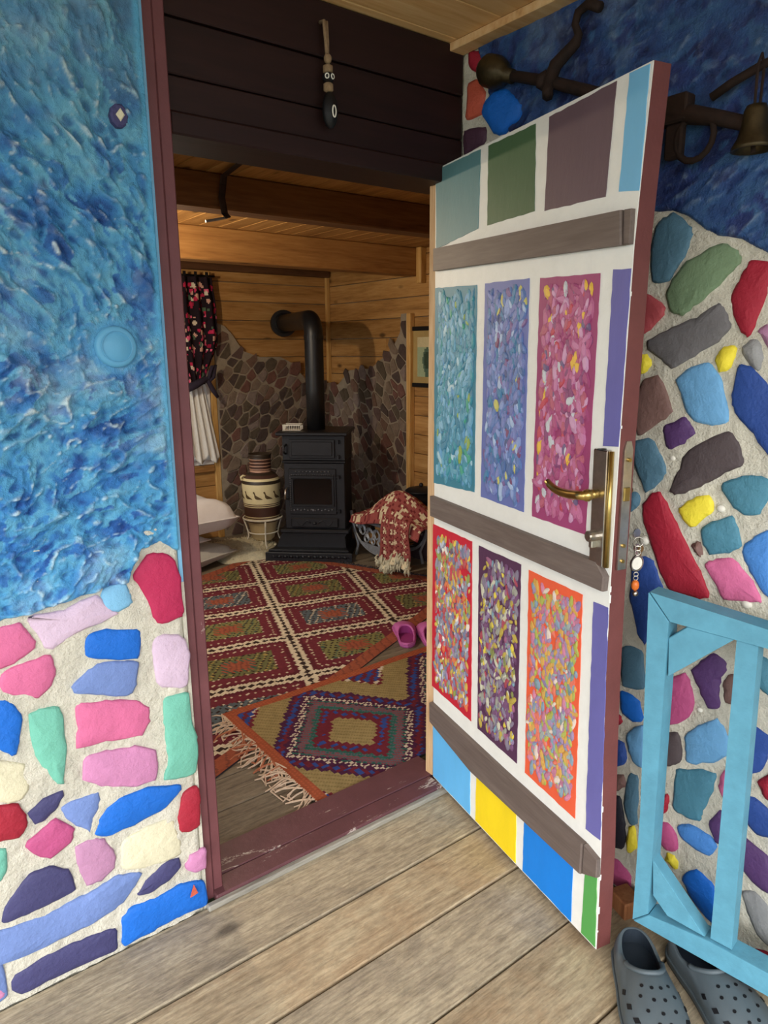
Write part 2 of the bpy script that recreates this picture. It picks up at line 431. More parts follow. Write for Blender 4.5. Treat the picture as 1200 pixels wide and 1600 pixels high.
ROPE = paint('twisted_rope', '#8c7458', 0.9, 0.2, 90, 0.6, 140)
PVC = paint('white_window_frame', '#dcdcdc', 0.4, 0.03, 10, 0)
LACE = paint('white_lace', '#d9d9d6', 0.95, 0.06, 40, 0.5, 120)
RUBBER = paint('grey_foam_clog', '#4e585d', 0.55, 0.1, 12, 0.1, 60, spec=0.4)
RUBBERD = paint('dark_foam_insole', '#2b333c', 0.4, 0.1, 20, 0.1, 60)
PINKR = paint('pink_rubber', '#b85f9c', 0.5, 0.08, 12, 0.1, 60)
PINKD = paint('dark_pink_footbed', '#8b3070', 0.6, 0.08, 12, 0.1, 60)
DARKWOODP = paint('dark_stained_box', '#3f3137', 0.6, 0.2, 14, 0.3)
GRASS = paint('yard_grass', '#5f6a48', 1.0, 0.35, 2.0, 0.5, 8, bdist=0.05)
GLASS = glass_mat()
PAL = dict(crimson='#b62a55', red='#9e2235', coral='#c25a45', rosered='#a8494f', pink='#cf6a94', rose='#b4507f', orchid='#c583ac', mauve='#b483a4',
           lilac='#cdb6cb', paleblue='#7db8dc', sky='#6aa3d0', azure='#4a87cf', royal='#1768c8', navy='#2c4c94', peri='#6e86bd', slate='#4f7489',
           teal='#4a8196', mint='#70b8a3', sage='#728a6b', yellow='#e8d63f', indigo='#41406a', violet='#573a6b', plum='#4a2f40', dkbrown='#514749',
           umber='#7b5e58', grey='#6c6a6c', greyl='#8f9090', black='#23222c', cream='#d8d2b4')
STONE = {k: paint('stone_'+k, v, 0.6, 0.09, 10, 0.6, 45, spec=0.35, bdist=0.008) for k, v in PAL.items()}

# ------------------------------------------------------------------ the setting: deck, ground
ground = MB().box(-14, 14, -14, 14, -0.62, -0.5).build('ground', GRASS)
tag(ground, 'grassy yard around and below the wooden porch', 'ground', kind='structure')
floor = empty('floor'); tag(floor, 'weathered porch deck of wide long planks with dark gaps', 'floor', kind='structure')
MB().box(-3.3, 0.12, -2.9, -0.08, -0.5, -0.06).build('joist_frame', GREYWOOD, floor)
ys = [-0.045, -0.263, -0.454, -0.676, -0.90, -1.12, -1.35, -1.57, -1.80, -2.02, -2.25, -2.47, -2.70]
for i in range(len(ys)-1):
    b = MB().cbox(-3.3, 0.11, ys[i+1]+.0035, ys[i]-.0035, -0.045, -0.0015*(i % 3), 0.003)
    b.build('deck_plank', DECKW if i % 2 == 0 else DECKW2, floor)
blots = MB()
for (x, y, r) in ((-.300, -1.018, .007), (-.275, -1.035, .011), (-.305, -1.045, .014), (-.262, -1.06, .006), (-.33, -1.06, .008), (-.285, -1.075, .012), (-.25, -1.03, .004), (-.318, -1.005, .004)):
    pl = [(x+r*cos(a)*(1+.25*RND.random()), y+r*sin(a)*(1+.25*RND.random())) for a in [k*pi/5 for k in range(10)]]
    blots.prism(pl, -0.002, 0.0012, lambda u, w, d: (u, w, d))
o = blots.build('dried_paint_spots', paint('purple_spill', '#6f6a9c', 0.5, 0.1, 20, 0.2), floor); o['label'] = 'dried purple paint spots'

# ------------------------------------------------------------------ stones
def parse(s): return [(int(a)/1000, int(b)/1000) for a, b in (p.split(',') for p in s.split())]
def make_stone(poly, mat, parent, fn, depth, inset, seed, bulge=0.004):
    """a pillowed stone: chamfered rim and a slightly domed, uneven face"""
    r = random.Random(seed); p = []
    for i in range(len(poly)):
        (x0, y0), (a, b), (x1, y1) = poly[i-1], poly[i], poly[(i+1) % len(poly)]
        L0, L1 = hypot(a-x0, b-y0) or 1, hypot(x1-a, y1-b) or 1; k0, k1 = min(.3, .012/L0), min(.3, .012/L1)
        p += [(a+(x0-a)*k0, b+(y0-b)*k0), (a+((x0-a)*k0+(x1-a)*k1)*.22, b+((y0-b)*k0+(y1-b)*k1)*.22), (a+(x1-a)*k1, b+(y1-b)*k1)]
        m_ = int(L1/.03)
        for q in range(1, m_): t = q/m_; p.append((a+(x1-a)*t, b+(y1-b)*t)) if k1 < t < 1-k1 else None
    p = [(x+r.uniform(-.0022, .0022), y+r.uniform(-.0022, .0022)) for x, y in p]
    n = len(p); cx = sum(q[0] for q in p)/n; cy = sum(q[1] for q in p)/n
    vs = [fn(x, y, -0.004) for x, y in p]; fs = []
    for k, (ins, dd) in enumerate(((0.0, depth*.55), (inset, depth))):
        for x, y in p:
            L = hypot(x-cx, y-cy) or 1; s = max(.4, 1-ins/L)
            vs.append(fn(cx+(x-cx)*s, cy+(y-cy)*s, dd+r.uniform(-.0006, .0006)))
    for x, y in p: vs.append(fn(cx+(x-cx)*.5, cy+(y-cy)*.5, depth+bulge*.7+r.uniform(-.0008, .0008)))
    vs.append(fn(cx, cy, depth+bulge)); c = len(vs)-1
    for k in range(3):
        for i in range(n): j = (i+1) % n; fs.append((k*n+i, k*n+j, (k+1)*n+j, (k+1)*n+i))
    for i in range(n): fs.append((3*n+i, 3*n+(i+1) % n, c))
    return MB().add(vs, fs).build('stone', mat, parent, smooth=True)

# left painted wall (outside face around y = -0.05)
wall_left = empty('wall_left', (-2.0, 0, 0)); tag(wall_left, 'outer wall left of the doorway, blue plaster above painted stones', 'wall', kind='structure')
def Lw(u, w, d): return (u+2.0, -0.046-d, w)
MB().box(-1.2, 1.139, -0.034, 0.10, -0.5, 2.75).build('wall_core', MORTAR, wall_left)
nu, nv = 150, 150
U, W = np.meshgrid(np.linspace(-2.2, -0.861, nu), np.linspace(0.0, 1.12, nv))
D = 0.014*(fbm(U*16, W*16, 3, 4)-.5)+0.007*(fbm(U*60, W*60, 9, 3)-.5)
D[:, -1] = -0.012
grid_mesh('mortar', np.stack([U+2.0, -0.046-D, W], -1), None, MORTAR, wall_left)

def plaster_field(U, W, seed, ang, amp, P, step):
    ca, sa = cos(ang), sin(ang)
    n1 = fbm(U*5, W*5, seed, 3); n2 = fbm(U*5+9, W*5+4, seed+1, 3)
    X = (U*ca+W*sa)+.07*(n1-.5); Y = (-U*sa+W*ca)+.07*(n2-.5)
    n = fbm(X*9, Y*17, seed+2, 4, .5)
    k = n*step; fl = np.floor(k); fr = k-fl
    ter = (fl+smoothstep(.60, .92, fr))/step
    r = 1-np.abs(2*fbm(X*15+5, Y*24, seed+3, 2)-1); r = r**6
    H = amp*(1.8*(ter-.5)+.32*r+.55*(fbm(U*34, W*34, seed+12, 4, .6)-.5)+.30*(fbm(X*40, Y*95, seed+4, 2)-.5))
    hue = .55*vnoise(fl*5.3+X*9, Y*12+fl*2.1, seed+7)+.45*fbm(U*22, W*22, seed+8, 4); hue = np.clip((hue-.5)*2.1+.5, 0, .999)
    m = len(P)-1; hi = hue*m; i0 = np.floor(hi).astype(int); t = (hi-i0)[..., None]
    C = P[i0]*(1-t)+P[np.minimum(i0+1, m)]*t
    def blur(A, n):
        B = A.copy()
        for ax in (0, 1): B = sum(np.roll(B, k, ax) for k in range(-n, n+1))/(2*n+1)
        return B
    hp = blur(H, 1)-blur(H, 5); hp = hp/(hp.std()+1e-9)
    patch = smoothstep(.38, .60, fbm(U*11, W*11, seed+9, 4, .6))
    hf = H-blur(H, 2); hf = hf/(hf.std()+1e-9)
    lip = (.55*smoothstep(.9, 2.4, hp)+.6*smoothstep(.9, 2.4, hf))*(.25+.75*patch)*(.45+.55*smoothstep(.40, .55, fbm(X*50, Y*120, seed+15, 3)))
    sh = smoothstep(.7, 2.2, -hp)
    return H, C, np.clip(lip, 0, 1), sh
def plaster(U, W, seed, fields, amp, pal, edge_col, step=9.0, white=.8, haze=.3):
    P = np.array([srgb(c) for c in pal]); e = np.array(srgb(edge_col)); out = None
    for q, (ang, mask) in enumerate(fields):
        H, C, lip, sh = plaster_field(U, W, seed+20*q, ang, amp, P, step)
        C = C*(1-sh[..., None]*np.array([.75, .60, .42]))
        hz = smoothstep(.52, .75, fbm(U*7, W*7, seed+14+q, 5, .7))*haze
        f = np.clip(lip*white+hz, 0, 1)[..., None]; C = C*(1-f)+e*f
        if out is None: out = [H, C]
        else: out[0] = out[0]*(1-mask)+H*mask; out[1] = out[1]*(1-mask[..., None])+C*mask[..., None]
    return out[0], out[1]

nu, nv = 440, 600
U, W = np.meshgrid(np.linspace(-2.2, -0.863, nu), np.linspace(0.86, 2.7, nv))
mlow = smoothstep(1.62, 1.40, W+.15*(fbm(U*4, W*4, 90, 2)-.5)); mup = smoothstep(1.9, 2.1, W+.2*(fbm(U*3, W*3, 91, 2)-.5))
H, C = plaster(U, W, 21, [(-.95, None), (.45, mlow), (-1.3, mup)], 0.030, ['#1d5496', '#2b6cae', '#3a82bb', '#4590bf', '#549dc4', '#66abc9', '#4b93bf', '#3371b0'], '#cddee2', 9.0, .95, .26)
lowsat = smoothstep(1.55, 0.95, W)[..., None]
C = C*(1-lowsat)+C*np.array([.85, 1.04, 1.18])*lowsat
hz = smoothstep(1.75, 2.2, W)[..., None]; C = C*(1-hz*.45)+np.array(srgb('#6f9fac'))*hz*.45
bx = np.array([-2.2, -1.257, -1.182, -1.089, -1.03, -0.992, -0.975, -0.955, -0.905, -0.863]); bz = np.array([.96, .925, .932, .945, .955, .955, .99, 1.028, 1.034, 1.0])
lim = np.interp(U, bx, bz)+.012*(fbm(U*30, W*30, 77, 2)-.5)
edge = smoothstep(lim-.006, lim+.012, W)
strip = smoothstep(-0.885+.010*(fbm(U*0+1, W*14, 5, 2)-.5), -0.872, U)         # smooth flat band of blue along the jamb
H = H*(1-strip)+strip*0.001
C = C*(1-strip[..., None]*.8)+np.array(srgb('#58aeda'))*strip[..., None]*.8
dd = np.hypot(U+0.972, W-1.488); flat = smoothstep(.066, .050, dd)
H = H*(1-flat); C = C*(1-flat[..., None]*.7)+np.array(srgb('#56a0cc'))*flat[..., None]*.7
D = (0.013+np.maximum(H, -.009))*edge-0.03*(1-edge)
D[:, -1] = -0.01
keep = (edge[:-1, :-1]+edge[1:, 1:]) > 0
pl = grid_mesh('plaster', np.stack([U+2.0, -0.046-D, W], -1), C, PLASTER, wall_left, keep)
pl['label'] = 'thick palette-knife blue plaster'
LEFT_STONES = [
('crimson','-966,985 -939,1016 -914,1016 -879,1000 -864,954 -861,861 -864,845 -912,835 -932,848 -944,891 -962,943 -978,972'),
('paleblue','-1036,959 -997,966 -982,921 -983,905 -1014,892 -1041,903 -1054,942'),
('lilac','-1204,927 -1131,924 -1085,939 -1061,946 -1044,925 -1028,897 -1014,886 -1101,867 -1166,838 -1178,847 -1188,874 -1205,913'),
('pink','-1282,913 -1221,919 -1211,900 -1193,866 -1200,848 -1231,832 -1293,820'),
('pink','-1270,813 -1227,826 -1167,829 -1161,791 -1172,759 -1203,733 -1252,758 -1274,778'),
('royal','-1088,853 -1046,858 -966,837 -980,765 -1066,787 -1100,804 -1094,839'),
('peri','-1067,782 -978,759 -990,702 -1008,677 -1070,700 -1133,723 -1131,746 -1092,771'),
('lilac','-940,809 -909,812 -867,795 -854,747 -863,663 -882,660 -940,681 -947,761'),
('royal','-1299,771 -1268,756 -1246,731 -1237,698 -1250,645 -1261,616 -1283,632 -1311,668'),
('mint','-1226,704 -1206,710 -1162,704 -1157,670 -1158,590 -1173,509 -1190,521 -1212,573 -1225,615 -1229,654'),
('pink','-1131,698 -1062,684 -994,664 -965,633 -965,598 -986,566 -1071,582 -1142,587 -1130,634'),
('orchid','-1124,561 -1073,558 -1009,545 -956,520 -954,477 -963,433 -1008,437 -1082,465 -1134,503'),
('mint','-929,649 -862,642 -859,556 -849,504 -858,415 -901,414 -947,427 -930,474 -932,581'),
('cream','-1316,629 -1269,606 -1245,591 -1245,528 -1258,506 -1288,509 -1327,531'),
('red','-1329,518 -1266,499 -1255,456 -1260,431 -1277,417 -1339,430'),
('indigo','-1258,471 -1221,490 -1179,497 -1176,482 -1197,452 -1231,432 -1244,440'),
('peri','-1186,456 -1150,462 -1099,462 -1100,427 -1118,394 -1128,361 -1157,395 -1181,429'),
('royal','-1097,402 -1055,425 -983,421 -902,397 -903,378 -945,347 -1016,336 -1094,333 -1124,354 -1107,378'),
('red','-892,374 -857,378 -854,332 -860,258 -884,250 -912,260 -920,299 -905,348'),
('rose','-1271,390 -1228,416 -1197,435 -1160,387 -1172,356 -1219,332 -1248,359'),
('mauve','-1169,340 -1127,346 -1099,333 -1078,281 -1079,242 -1114,221 -1151,225 -1163,282'),
('cream','-1061,303 -991,319 -936,318 -922,274 -911,199 -934,197 -1001,199 -1068,227'),
('orchid','-894,184 -849,189 -851,123 -887,125 -911,148'),
('indigo','-1305,286 -1266,317 -1225,318 -1184,289 -1178,254 -1172,226 -1226,221 -1295,218 -1334,220 -1331,250'),
('peri','-1365,213 -1314,203 -1229,196 -1156,201 -1074,218 -1017,195 -1036,167 -1082,129 -1144,115 -1237,114 -1307,111 -1375,125'),
('indigo','-1035,142 -1003,175 -957,196 -920,192 -919,161 -961,134 -1007,126 -1033,134'),
('royal','-1080,84 -1062,106 -1008,108 -923,108 -856,89 -855,11 -930,16 -1005,12 -1076,9 -1085,20'),
('indigo','-1333,72 -1263,88 -1192,87 -1117,80 -1094,74 -1096,11 -1159,14 -1247,17 -1317,18 -1335,40'),
('mint','-1340,420 -1302,405 -1306,349 -1321,329 -1351,328'),
('orchid','-1380,84 -1346,62 -1344,37 -1356,27 -1387,24')]
RIGHT_STONES = [
('red','-24,2296 -90,2272 -75,2239 -60,2228 -26,2249'),
('coral','-21,2212 -60,2215 -94,2172 -80,2119 -16,2113'),
('plum','-7,2093 -97,2084 -101,2044 -9,2026'),
('royal','-95,2147 -147,2165 -182,2156 -244,2100 -231,2070 -162,2045 -135,2054 -85,2118'),
('slate','-670,1765 -695,1773 -717,1761 -741,1734 -745,1721 -734,1685 -712,1654 -696,1625 -677,1621 -650,1628 -644,1700 -652,1751'),
('sage','-687,1595 -705,1630 -736,1665 -776,1683 -817,1695 -843,1681 -859,1661 -852,1647 -825,1618 -785,1583 -763,1566 -734,1547 -708,1557'),
('rosered','-608,1605 -652,1600 -693,1572 -689,1552 -665,1527 -643,1507 -614,1525'),
('grey','-651,1495 -715,1523 -771,1543 -810,1569 -824,1572 -841,1546 -851,1519 -824,1490 -773,1460 -720,1428 -692,1451 -653,1474'),
('red','-878,1658 -915,1648 -925,1645 -921,1596 -901,1520 -890,1497 -869,1516 -841,1575 -854,1608 -867,1633'),
('yellow','-847,1483 -867,1480 -866,1460 -853,1428 -836,1424 -823,1444 -826,1466'),
('greyl','-881,1481 -903,1496 -920,1484 -926,1455 -924,1426 -907,1434 -877,1468'),
('yellow','-630,1465 -654,1464 -668,1442 -658,1421 -634,1417'),
('umber','-645,1402 -685,1418 -711,1387 -732,1334 -717,1315 -646,1263 -621,1330'),
('sky','-730,1405 -758,1429 -810,1449 -837,1416 -860,1356 -871,1321 -831,1306 -797,1310 -767,1331 -749,1375'),
('navy','-874,1445 -901,1439 -943,1398 -986,1353 -1000,1235 -959,1257 -913,1305 -871,1349 -868,1376'),
('mauve','-907,1512 -929,1527 -949,1527 -958,1450 -931,1478'),
('violet','-709,1295 -765,1325 -775,1314 -796,1289 -768,1260 -734,1243 -722,1246'),
('slate','-636,1256 -684,1267 -708,1232 -729,1201 -726,1179 -705,1151 -679,1128 -658,1163 -631,1227'),
('dkbrown','-739,1144 -758,1190 -770,1239 -822,1277 -872,1303 -892,1275 -908,1238 -905,1223 -867,1204 -826,1172 -779,1144 -753,1137'),
('teal','-860,1177 -897,1200 -937,1209 -970,1207 -971,1169 -954,1126 -922,1119 -898,1131'),
('yellow','-767,1108 -799,1135 -837,1154 -853,1126 -850,1110 -831,1092 -802,1065 -781,1082'),
('teal','-823,1063 -852,1090 -894,1115 -911,1089 -927,1046 -900,1028 -854,1011 -837,1032'),
('red','-672,1101 -699,1137 -716,1140 -735,1115 -766,1070 -803,1018 -841,959 -861,923 -861,908 -834,900 -765,900 -728,949 -699,1015 -674,1066'),
('pink','-841,990 -861,1001 -901,1018 -920,1009 -957,977 -981,936 -968,929 -897,915 -869,953'),
('azure','-925,1048 -951,1080 -987,1102 -1004,945 -982,954 -947,995 -929,1029'),
('umber','-806,1025 -820,1039 -833,1034 -836,1007 -829,1001 -817,1012'),
('navy','-678,971 -714,966 -731,934 -751,899 -723,865 -712,738 -686,764 -657,843 -654,928'),
('slate','-632,1127 -657,1131 -667,1103 -651,1081 -637,1075'),
('slate','-643,714 -680,727 -708,719 -719,625 -708,614 -651,603'),
('royal','-647,590 -672,593 -710,584 -724,530 -692,516 -657,527'),
('sky','-677,469 -689,494 -725,524 -735,399 -707,399 -687,427'),
('navy','-644,444 -671,448 -683,416 -681,381 -650,365'),
('slate','-692,367 -723,374 -728,227 -705,213 -682,279'),
('black','-636,274 -672,284 -693,206 -698,159 -693,129 -648,114'),
('rose','-783,677 -823,711 -838,681 -850,636 -847,605 -827,576 -791,549 -772,603'),
('violet','-834,718 -859,752 -888,783 -916,769 -920,750 -909,726 -910,694 -918,652 -887,635 -868,668'),
('umber','-917,721 -930,747 -951,750 -967,677 -938,669 -922,674 -917,705'),
('sky','-836,548 -868,584 -911,626 -928,611 -943,585 -947,541 -915,510 -862,477 -847,478 -840,510'),
('dkbrown','-780,524 -821,545 -831,514 -835,472 -817,450 -779,430'),
('teal','-822,443 -878,474 -922,484 -920,424 -904,380 -899,350 -892,333 -859,327 -824,330'),
('azure','-838,295 -877,315 -922,313 -945,295 -928,258 -883,254 -847,266'),
('pink','-933,491 -953,519 -976,484 -962,434 -947,426 -931,452'),
('red','-782,348 -807,365 -812,333 -808,307 -786,294'),
('teal','-974,813 -1016,805 -1025,725 -1004,731 -980,753'),
('navy','-992,644 -1035,636 -1034,587 -1021,537 -991,513 -978,568'),
('red','-1016,509 -1044,553 -1060,473 -1031,485'),
('navy','-982,462 -1025,469 -1078,442 -1089,404 -1031,379 -1004,398'),
('violet','-993,358 -1061,340 -1086,246 -1045,252 -1002,272'),
('greyl','-1011,220 -1044,234 -1075,220 -1101,113 -1068,118 -1037,158'),
('red','-1032,68 -1070,93 -1102,101 -1106,68 -1048,53'),
('royal','-870,166 -892,200 -918,198 -948,186 -966,87 -946,82 -897,108 -867,150'),
('rose','-788,272 -823,288 -847,250 -843,215 -817,204 -788,224'),
('yellow','-818,199 -840,203 -855,185 -848,166 -815,173'),
('violet','-916,342 -943,397 -958,398 -959,311 -940,303'),
('rose','-651,78 -681,92 -723,74 -730,22 -704,4 -656,8'),
('yellow','-705,208 -721,220 -736,158 -709,125 -699,155'),
('umber','-652,341 -681,357 -688,322 -656,289'),
('red','-645,521 -656,516 -662,496 -648,485')]

for i, (c, s) in enumerate(LEFT_STONES): make_stone(parse(s), STONE[c], wall_left, Lw, 0.006 if c != 'cream' else .004, 0.006, i, .003)
# the wall goes on to the left of the frame
sd = [(-2.15+.15*(i % 6)+RND.uniform(-.04, .04), .09+.15*(i//6)+RND.uniform(-.04, .04)) for i in range(36)]
for i, c in enumerate(voronoi(sd, [(-2.2, .01), (-1.33, .01), (-1.33, .93), (-2.2, .93)], .6)):
    c = shrink(c, .014)
    if len(c) > 2 and area(c) > .002: make_stone(c, STONE[RND.choice(['pink', 'royal', 'mint', 'peri', 'indigo', 'lilac', 'red', 'orchid'])], wall_left, Lw, .006, .006, 200+i, .003)
chip = MB().prism([(-0.905, .068), (-0.884, .072), (-0.893, .100)], .012, .016, Lw).build('chip', STONE['coral'], wall_left); chip['label'] = 'orange chip in the blue corner stone'
# small inlaid diamond pebble with a dark ring
peb = MB().prism([(-0.924+.019*cos(a), 1.946+.023*sin(a)) for a in [k*pi/5 for k in range(10)]], .004, .022, Lw, inset=.004).build('inlay_ring', STONE['indigo'], wall_left)
MB().prism([(-.933, 1.946), (-.924, 1.934), (-.915, 1.947), (-.923, 1.959)], .012, .027, Lw, inset=.003).build('inlay_pebble', STONE['cream'], wall_left)
cov = empty('junction_box_cover', (-0.972, -0.056, 1.488)); tag(cov, 'round sky-blue painted junction box cover set in the left blue wall', 'cover')
CV = paint('cover_blue_paint', '#5b9dc2', 0.45, 0.05, 10, 0.15)
MB().lathe([(.0001, -.017), (.030, -.017), (.0315, -.0155), (.033, -.0165), (.040, -.0155), (.0435, -.011), (.044, 0)], 40, axis='Y').build('cover_disc', CV, cov, smooth=True)
MB().lathe([(.0305, -.0165), (.0315, -.0195), (.0325, -.0165)], 40, axis='Y').build('rim_ring', CV, cov, smooth=True)

# right painted porch wall (face at x = 0.085), runs towards the viewer
wall_right = empty('wall_right', (0.0, 0, 0)); tag(wall_right, 'porch side wall right of the open door, dark blue plaster over painted stones', 'wall', kind='structure')
def Rw(u, w, d): return (0.088-d, u, w)
MB().box(0.10, 0.30, -2.6, 0.12, -0.5, 2.75).build('wall_core', MORTAR, wall_right)
nu, nv = 240, 170
U, W = np.meshgrid(np.linspace(-2.3, 0.0, nu), np.linspace(0.0, 2.3, nv))
D = 0.011*(fbm(U*14, W*14, 31, 4)-.5)+0.003*(fbm(U*60, W*60, 39, 2)-.5)
grid_mesh('mortar', np.stack([0.088-D, U, W], -1)[:, ::-1], None, MORTAR, wall_right)
nu, nv = 380, 230
U, W = np.meshgrid(np.linspace(-2.0, -0.0, nu), np.linspace(1.45, 2.42, nv))
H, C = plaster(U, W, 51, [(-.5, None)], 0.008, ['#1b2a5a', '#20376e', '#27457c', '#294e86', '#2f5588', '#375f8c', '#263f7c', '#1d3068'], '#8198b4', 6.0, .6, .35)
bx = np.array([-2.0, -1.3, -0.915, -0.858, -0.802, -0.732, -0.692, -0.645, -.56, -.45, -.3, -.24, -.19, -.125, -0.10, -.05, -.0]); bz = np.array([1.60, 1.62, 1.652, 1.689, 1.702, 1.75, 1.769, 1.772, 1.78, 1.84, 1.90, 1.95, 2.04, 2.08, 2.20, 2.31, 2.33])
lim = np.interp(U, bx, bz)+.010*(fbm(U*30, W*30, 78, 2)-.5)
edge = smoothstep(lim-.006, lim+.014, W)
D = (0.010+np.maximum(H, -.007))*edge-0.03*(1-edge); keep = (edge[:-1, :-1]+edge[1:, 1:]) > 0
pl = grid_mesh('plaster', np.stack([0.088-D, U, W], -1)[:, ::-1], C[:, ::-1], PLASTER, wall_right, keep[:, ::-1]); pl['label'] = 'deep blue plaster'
for i, (c, s) in enumerate(RIGHT_STONES): make_stone(parse(s), STONE[c], wall_right, Rw, 0.006 if i != 3 else .017, 0.008, 500+i, .003)
sd = [(-1.20-.15*(i % 7)+RND.uniform(-.03, .03), .1+.16*(i//7)+RND.uniform(-.04, .04)) for i in range(63)]
for i, c in enumerate(voronoi(sd, [(-2.2, .01), (-1.2, .01), (-1.2, 1.55), (-2.2, 1.55)], .6)):
    c = shrink(c, .014)
    pts = [q for q in c if q[0] > -1.0-1e-9]
    if len(c) > 2 and area(c) > .002: make_stone(c, STONE[RND.choice(['pink', 'royal', 'teal', 'navy', 'red', 'violet', 'yellow', 'sky', 'grey'])], wall_right, Rw, .006, .006, 700+i, .003)
sd = [(-1.13+.12*(i % 2)+RND.uniform(-.02, .02), 1.0+.14*(i//2)+RND.uniform(-.03, .03)) for i in range(10)]
for i, c in enumerate(voronoi(sd, [(-1.2, .93), (-.985, .93), (-.985, 1.58), (-1.2, 1.58)], .6)):
    c = shrink(c, .014)
    if len(c) > 2 and area(c) > .002: make_stone(c, STONE[RND.choice(['teal', 'navy', 'rose', 'grey', 'sky', 'yellow'])], wall_right, Rw, .006, .006, 1100+i, .003)
# hidden by the door from the photograph's viewpoint, the stonework goes on behind it
sd = [(-.07-.14*(i % 5)+RND.uniform(-.03, .03), .1+.16*(i//5)+RND.uniform(-.04, .04)) for i in range(55)]
for i, c in enumerate(voronoi(sd, [(-.55, .02), (-.03, .02), (-.03, 1.70), (-.55, 1.70)], .6)):
    c = shrink(c, .014)
    if len(c) > 2 and area(c) > .002: make_stone(c, STONE[RND.choice(['pink', 'royal', 'teal', 'navy', 'red', 'violet', 'slate', 'sky', 'grey'])], wall_right, Rw, .006, .006, 900+i, .003)
for y, z, r in ((-.742, 1.224, .009), (-.684, 1.010, .014), (-.948, .919, .013), (-.868, 1.124, .011), (-.867, .626, .008)):
    MB().ball((0.088, y, z), r, 10, 6, (.6, 1, .8)).build('pebble', WHITEMETAL, wall_right, smooth=True)

# ------------------------------------------------------------------ door frame (trim), lintel boards, threshold
trim = empty('trim_1', (-0.4, 0, 0)); tag(trim, 'dark maroon door frame with boarded lintel and worn threshold', 'door frame', kind='structure')
def T(mb, name, mat, **k): 
    mb.v = [(x+.4, y, z) for x, y, z in mb.v]; return mb.build(name, mat, trim, **k)
T(MB().cbox(-0.853, -0.827, -0.030, 0.10, 0.004, 2.31, .003), 'jamb_casing', JAMB)
T(MB().cbox(-0.826, -0.798, -0.024, 0.14, 0.004, 2.31, .003), 'jamb', JAMB)
T(MB().box(-0.862, -0.853, -0.040, 0.10, .93, 2.31), 'jamb_filler', STONE['paleblue'])
T(MB().box(-0.862, -0.853, -0.042, 0.10, -.02, .93), 'jamb_filler', MORTAR)
T(MB().cbox(0.052, 0.087, 0.012, 0.075, 0.0, 2.31, .003), 'jamb', JAMB)
T(MB().cbox(0.005, 0.051, 0.012, 0.048, 0.0245, 1.943, .002), 'door_stop', wood('bare_stop_wood', '#b48d62', '#cba67c', '#dabb94', 'Z', grain=16, knots=0.1)).__setitem__('label', 'bare pale wood strip')
for z0, z1, dy in ((2.183, 2.306, 0), (2.068, 2.179, .002), (1.992, 2.065, .001)):
    T(MB().cbox(-0.798, 0.083, -0.006+dy, 0.02+dy, z0, z1, .003), 'lintel_board', MAROON)
T(MB().cbox(-0.798, 0.083, -0.020, 0.14, 1.943, 1.990, .004), 'lintel_header', MAROON)
T(MB().box(-0.80, 0.09, 0.022, 0.12, 1.99, 2.4), 'lintel_core', MAROON)
T(MB().cbox(-0.83, 0.0, -0.052, 0.02, 0.0005, 0.024, .004), 'threshold_nosing', SILL)
T(MB().cbox(-0.83, 0.05, 0.022, 0.140, -0.004, 0.024, .003), 'threshold_board', SILL)
T(MB().cbox(-0.86, 0.02, -0.069, -0.050, 0.0, 0.017, .003), 'threshold_edge', GREYWOOD)
# whole upper wall and right part of the door wall (room side)
wf = MB(); wf.box(-2.2, -0.80, 0.10, 0.138, 0, 2.4); wf.box(0.10, 2.1, 0.02, 0.138, 0, 2.4); wf.box(-0.80, 0.09, 0.121, 0.138, 1.995, 2.4)
o = wf.build('wall_front', PINE); tag(o, 'room side of the wall around the doorway', 'wall', kind='structure')

# ------------------------------------------------------------------ porch roof
roof = empty('ceiling_porch', (-1, -.9, 2.308)); tag(roof, 'pale pine boards under the porch roof', 'ceiling', kind='structure')
y = 0.12; i = 0
while y > -2.6:
    w = .155+.02*((i*7) % 3)/2
    MB().cbox(-2.4, 1.1, y-w+.0025+.9, y+.9, 0.0, .022, .002).build('roof_board', PORCHPINE, roof); y -= w; i += 1
MB().cbox(1.03, 1.082, -1.70, .93, -0.022, -.001, .002).build('roof_batten', PORCHPINE, roof)
MB().box(-2.4, 1.4, -1.72, 1.0, .024, .06).build('roof_deck', GREYWOOD, roof)

# ------------------------------------------------------------------ the room inside
XL, XR, YB, ZC = -2.1, 1.95, 3.60, 2.17
floor_in = empty('floor_inside', (0, 1.8, 0)); tag(floor_in, 'worn grey-brown board floor of the room', 'floor', kind='structure')
y = 0.145; i = 0
while y < YB:
    w = .17; MB().cbox(XL, XR+.05, y-1.8+.002, min(y+w, YB+.04)-1.8-.002, -.035, 0.0, .002).build('floor_board', INFLOOR, floor_in); y += w
wall_back = empty('wall_back', (0, YB, 0)); tag(wall_back, 'back wall of the room in horizontal pine boards with a stone corner', 'wall', kind='structure')
wall_east = empty('wall_east', (XR, 0, 0)); tag(wall_east, 'right wall of the room in pine boards, stone cladding near the stove', 'wall', kind='structure')
z = 0; i = 0
rb = random.Random(5)
while z < ZC:
    z1 = min(z+.142, ZC); g = .0022
    segs = [(XL, XR)]
    if z1 > .60 and z < 1.98: segs = [(XL, -.12), (.86, XR)]
    for a, b in segs:
        MB().cbox(a, b, 0, .025, z+g, z1-g, .003).build('wall_board', PINE, wall_back)
    cut = rb.uniform(1.0, 3.0)
    for a, b in ((.13, cut), (cut+.003, YB)):
        MB().cbox(0, .025, a, b, z+g, z1-g, .003).build('wall_board', PINE_Y, wall_east)
    z = z1; i += 1
MB().box(XL, -.12, .026, .08, 0, 2.3).build('wall_sheathing', GREYWOOD, wall_back)
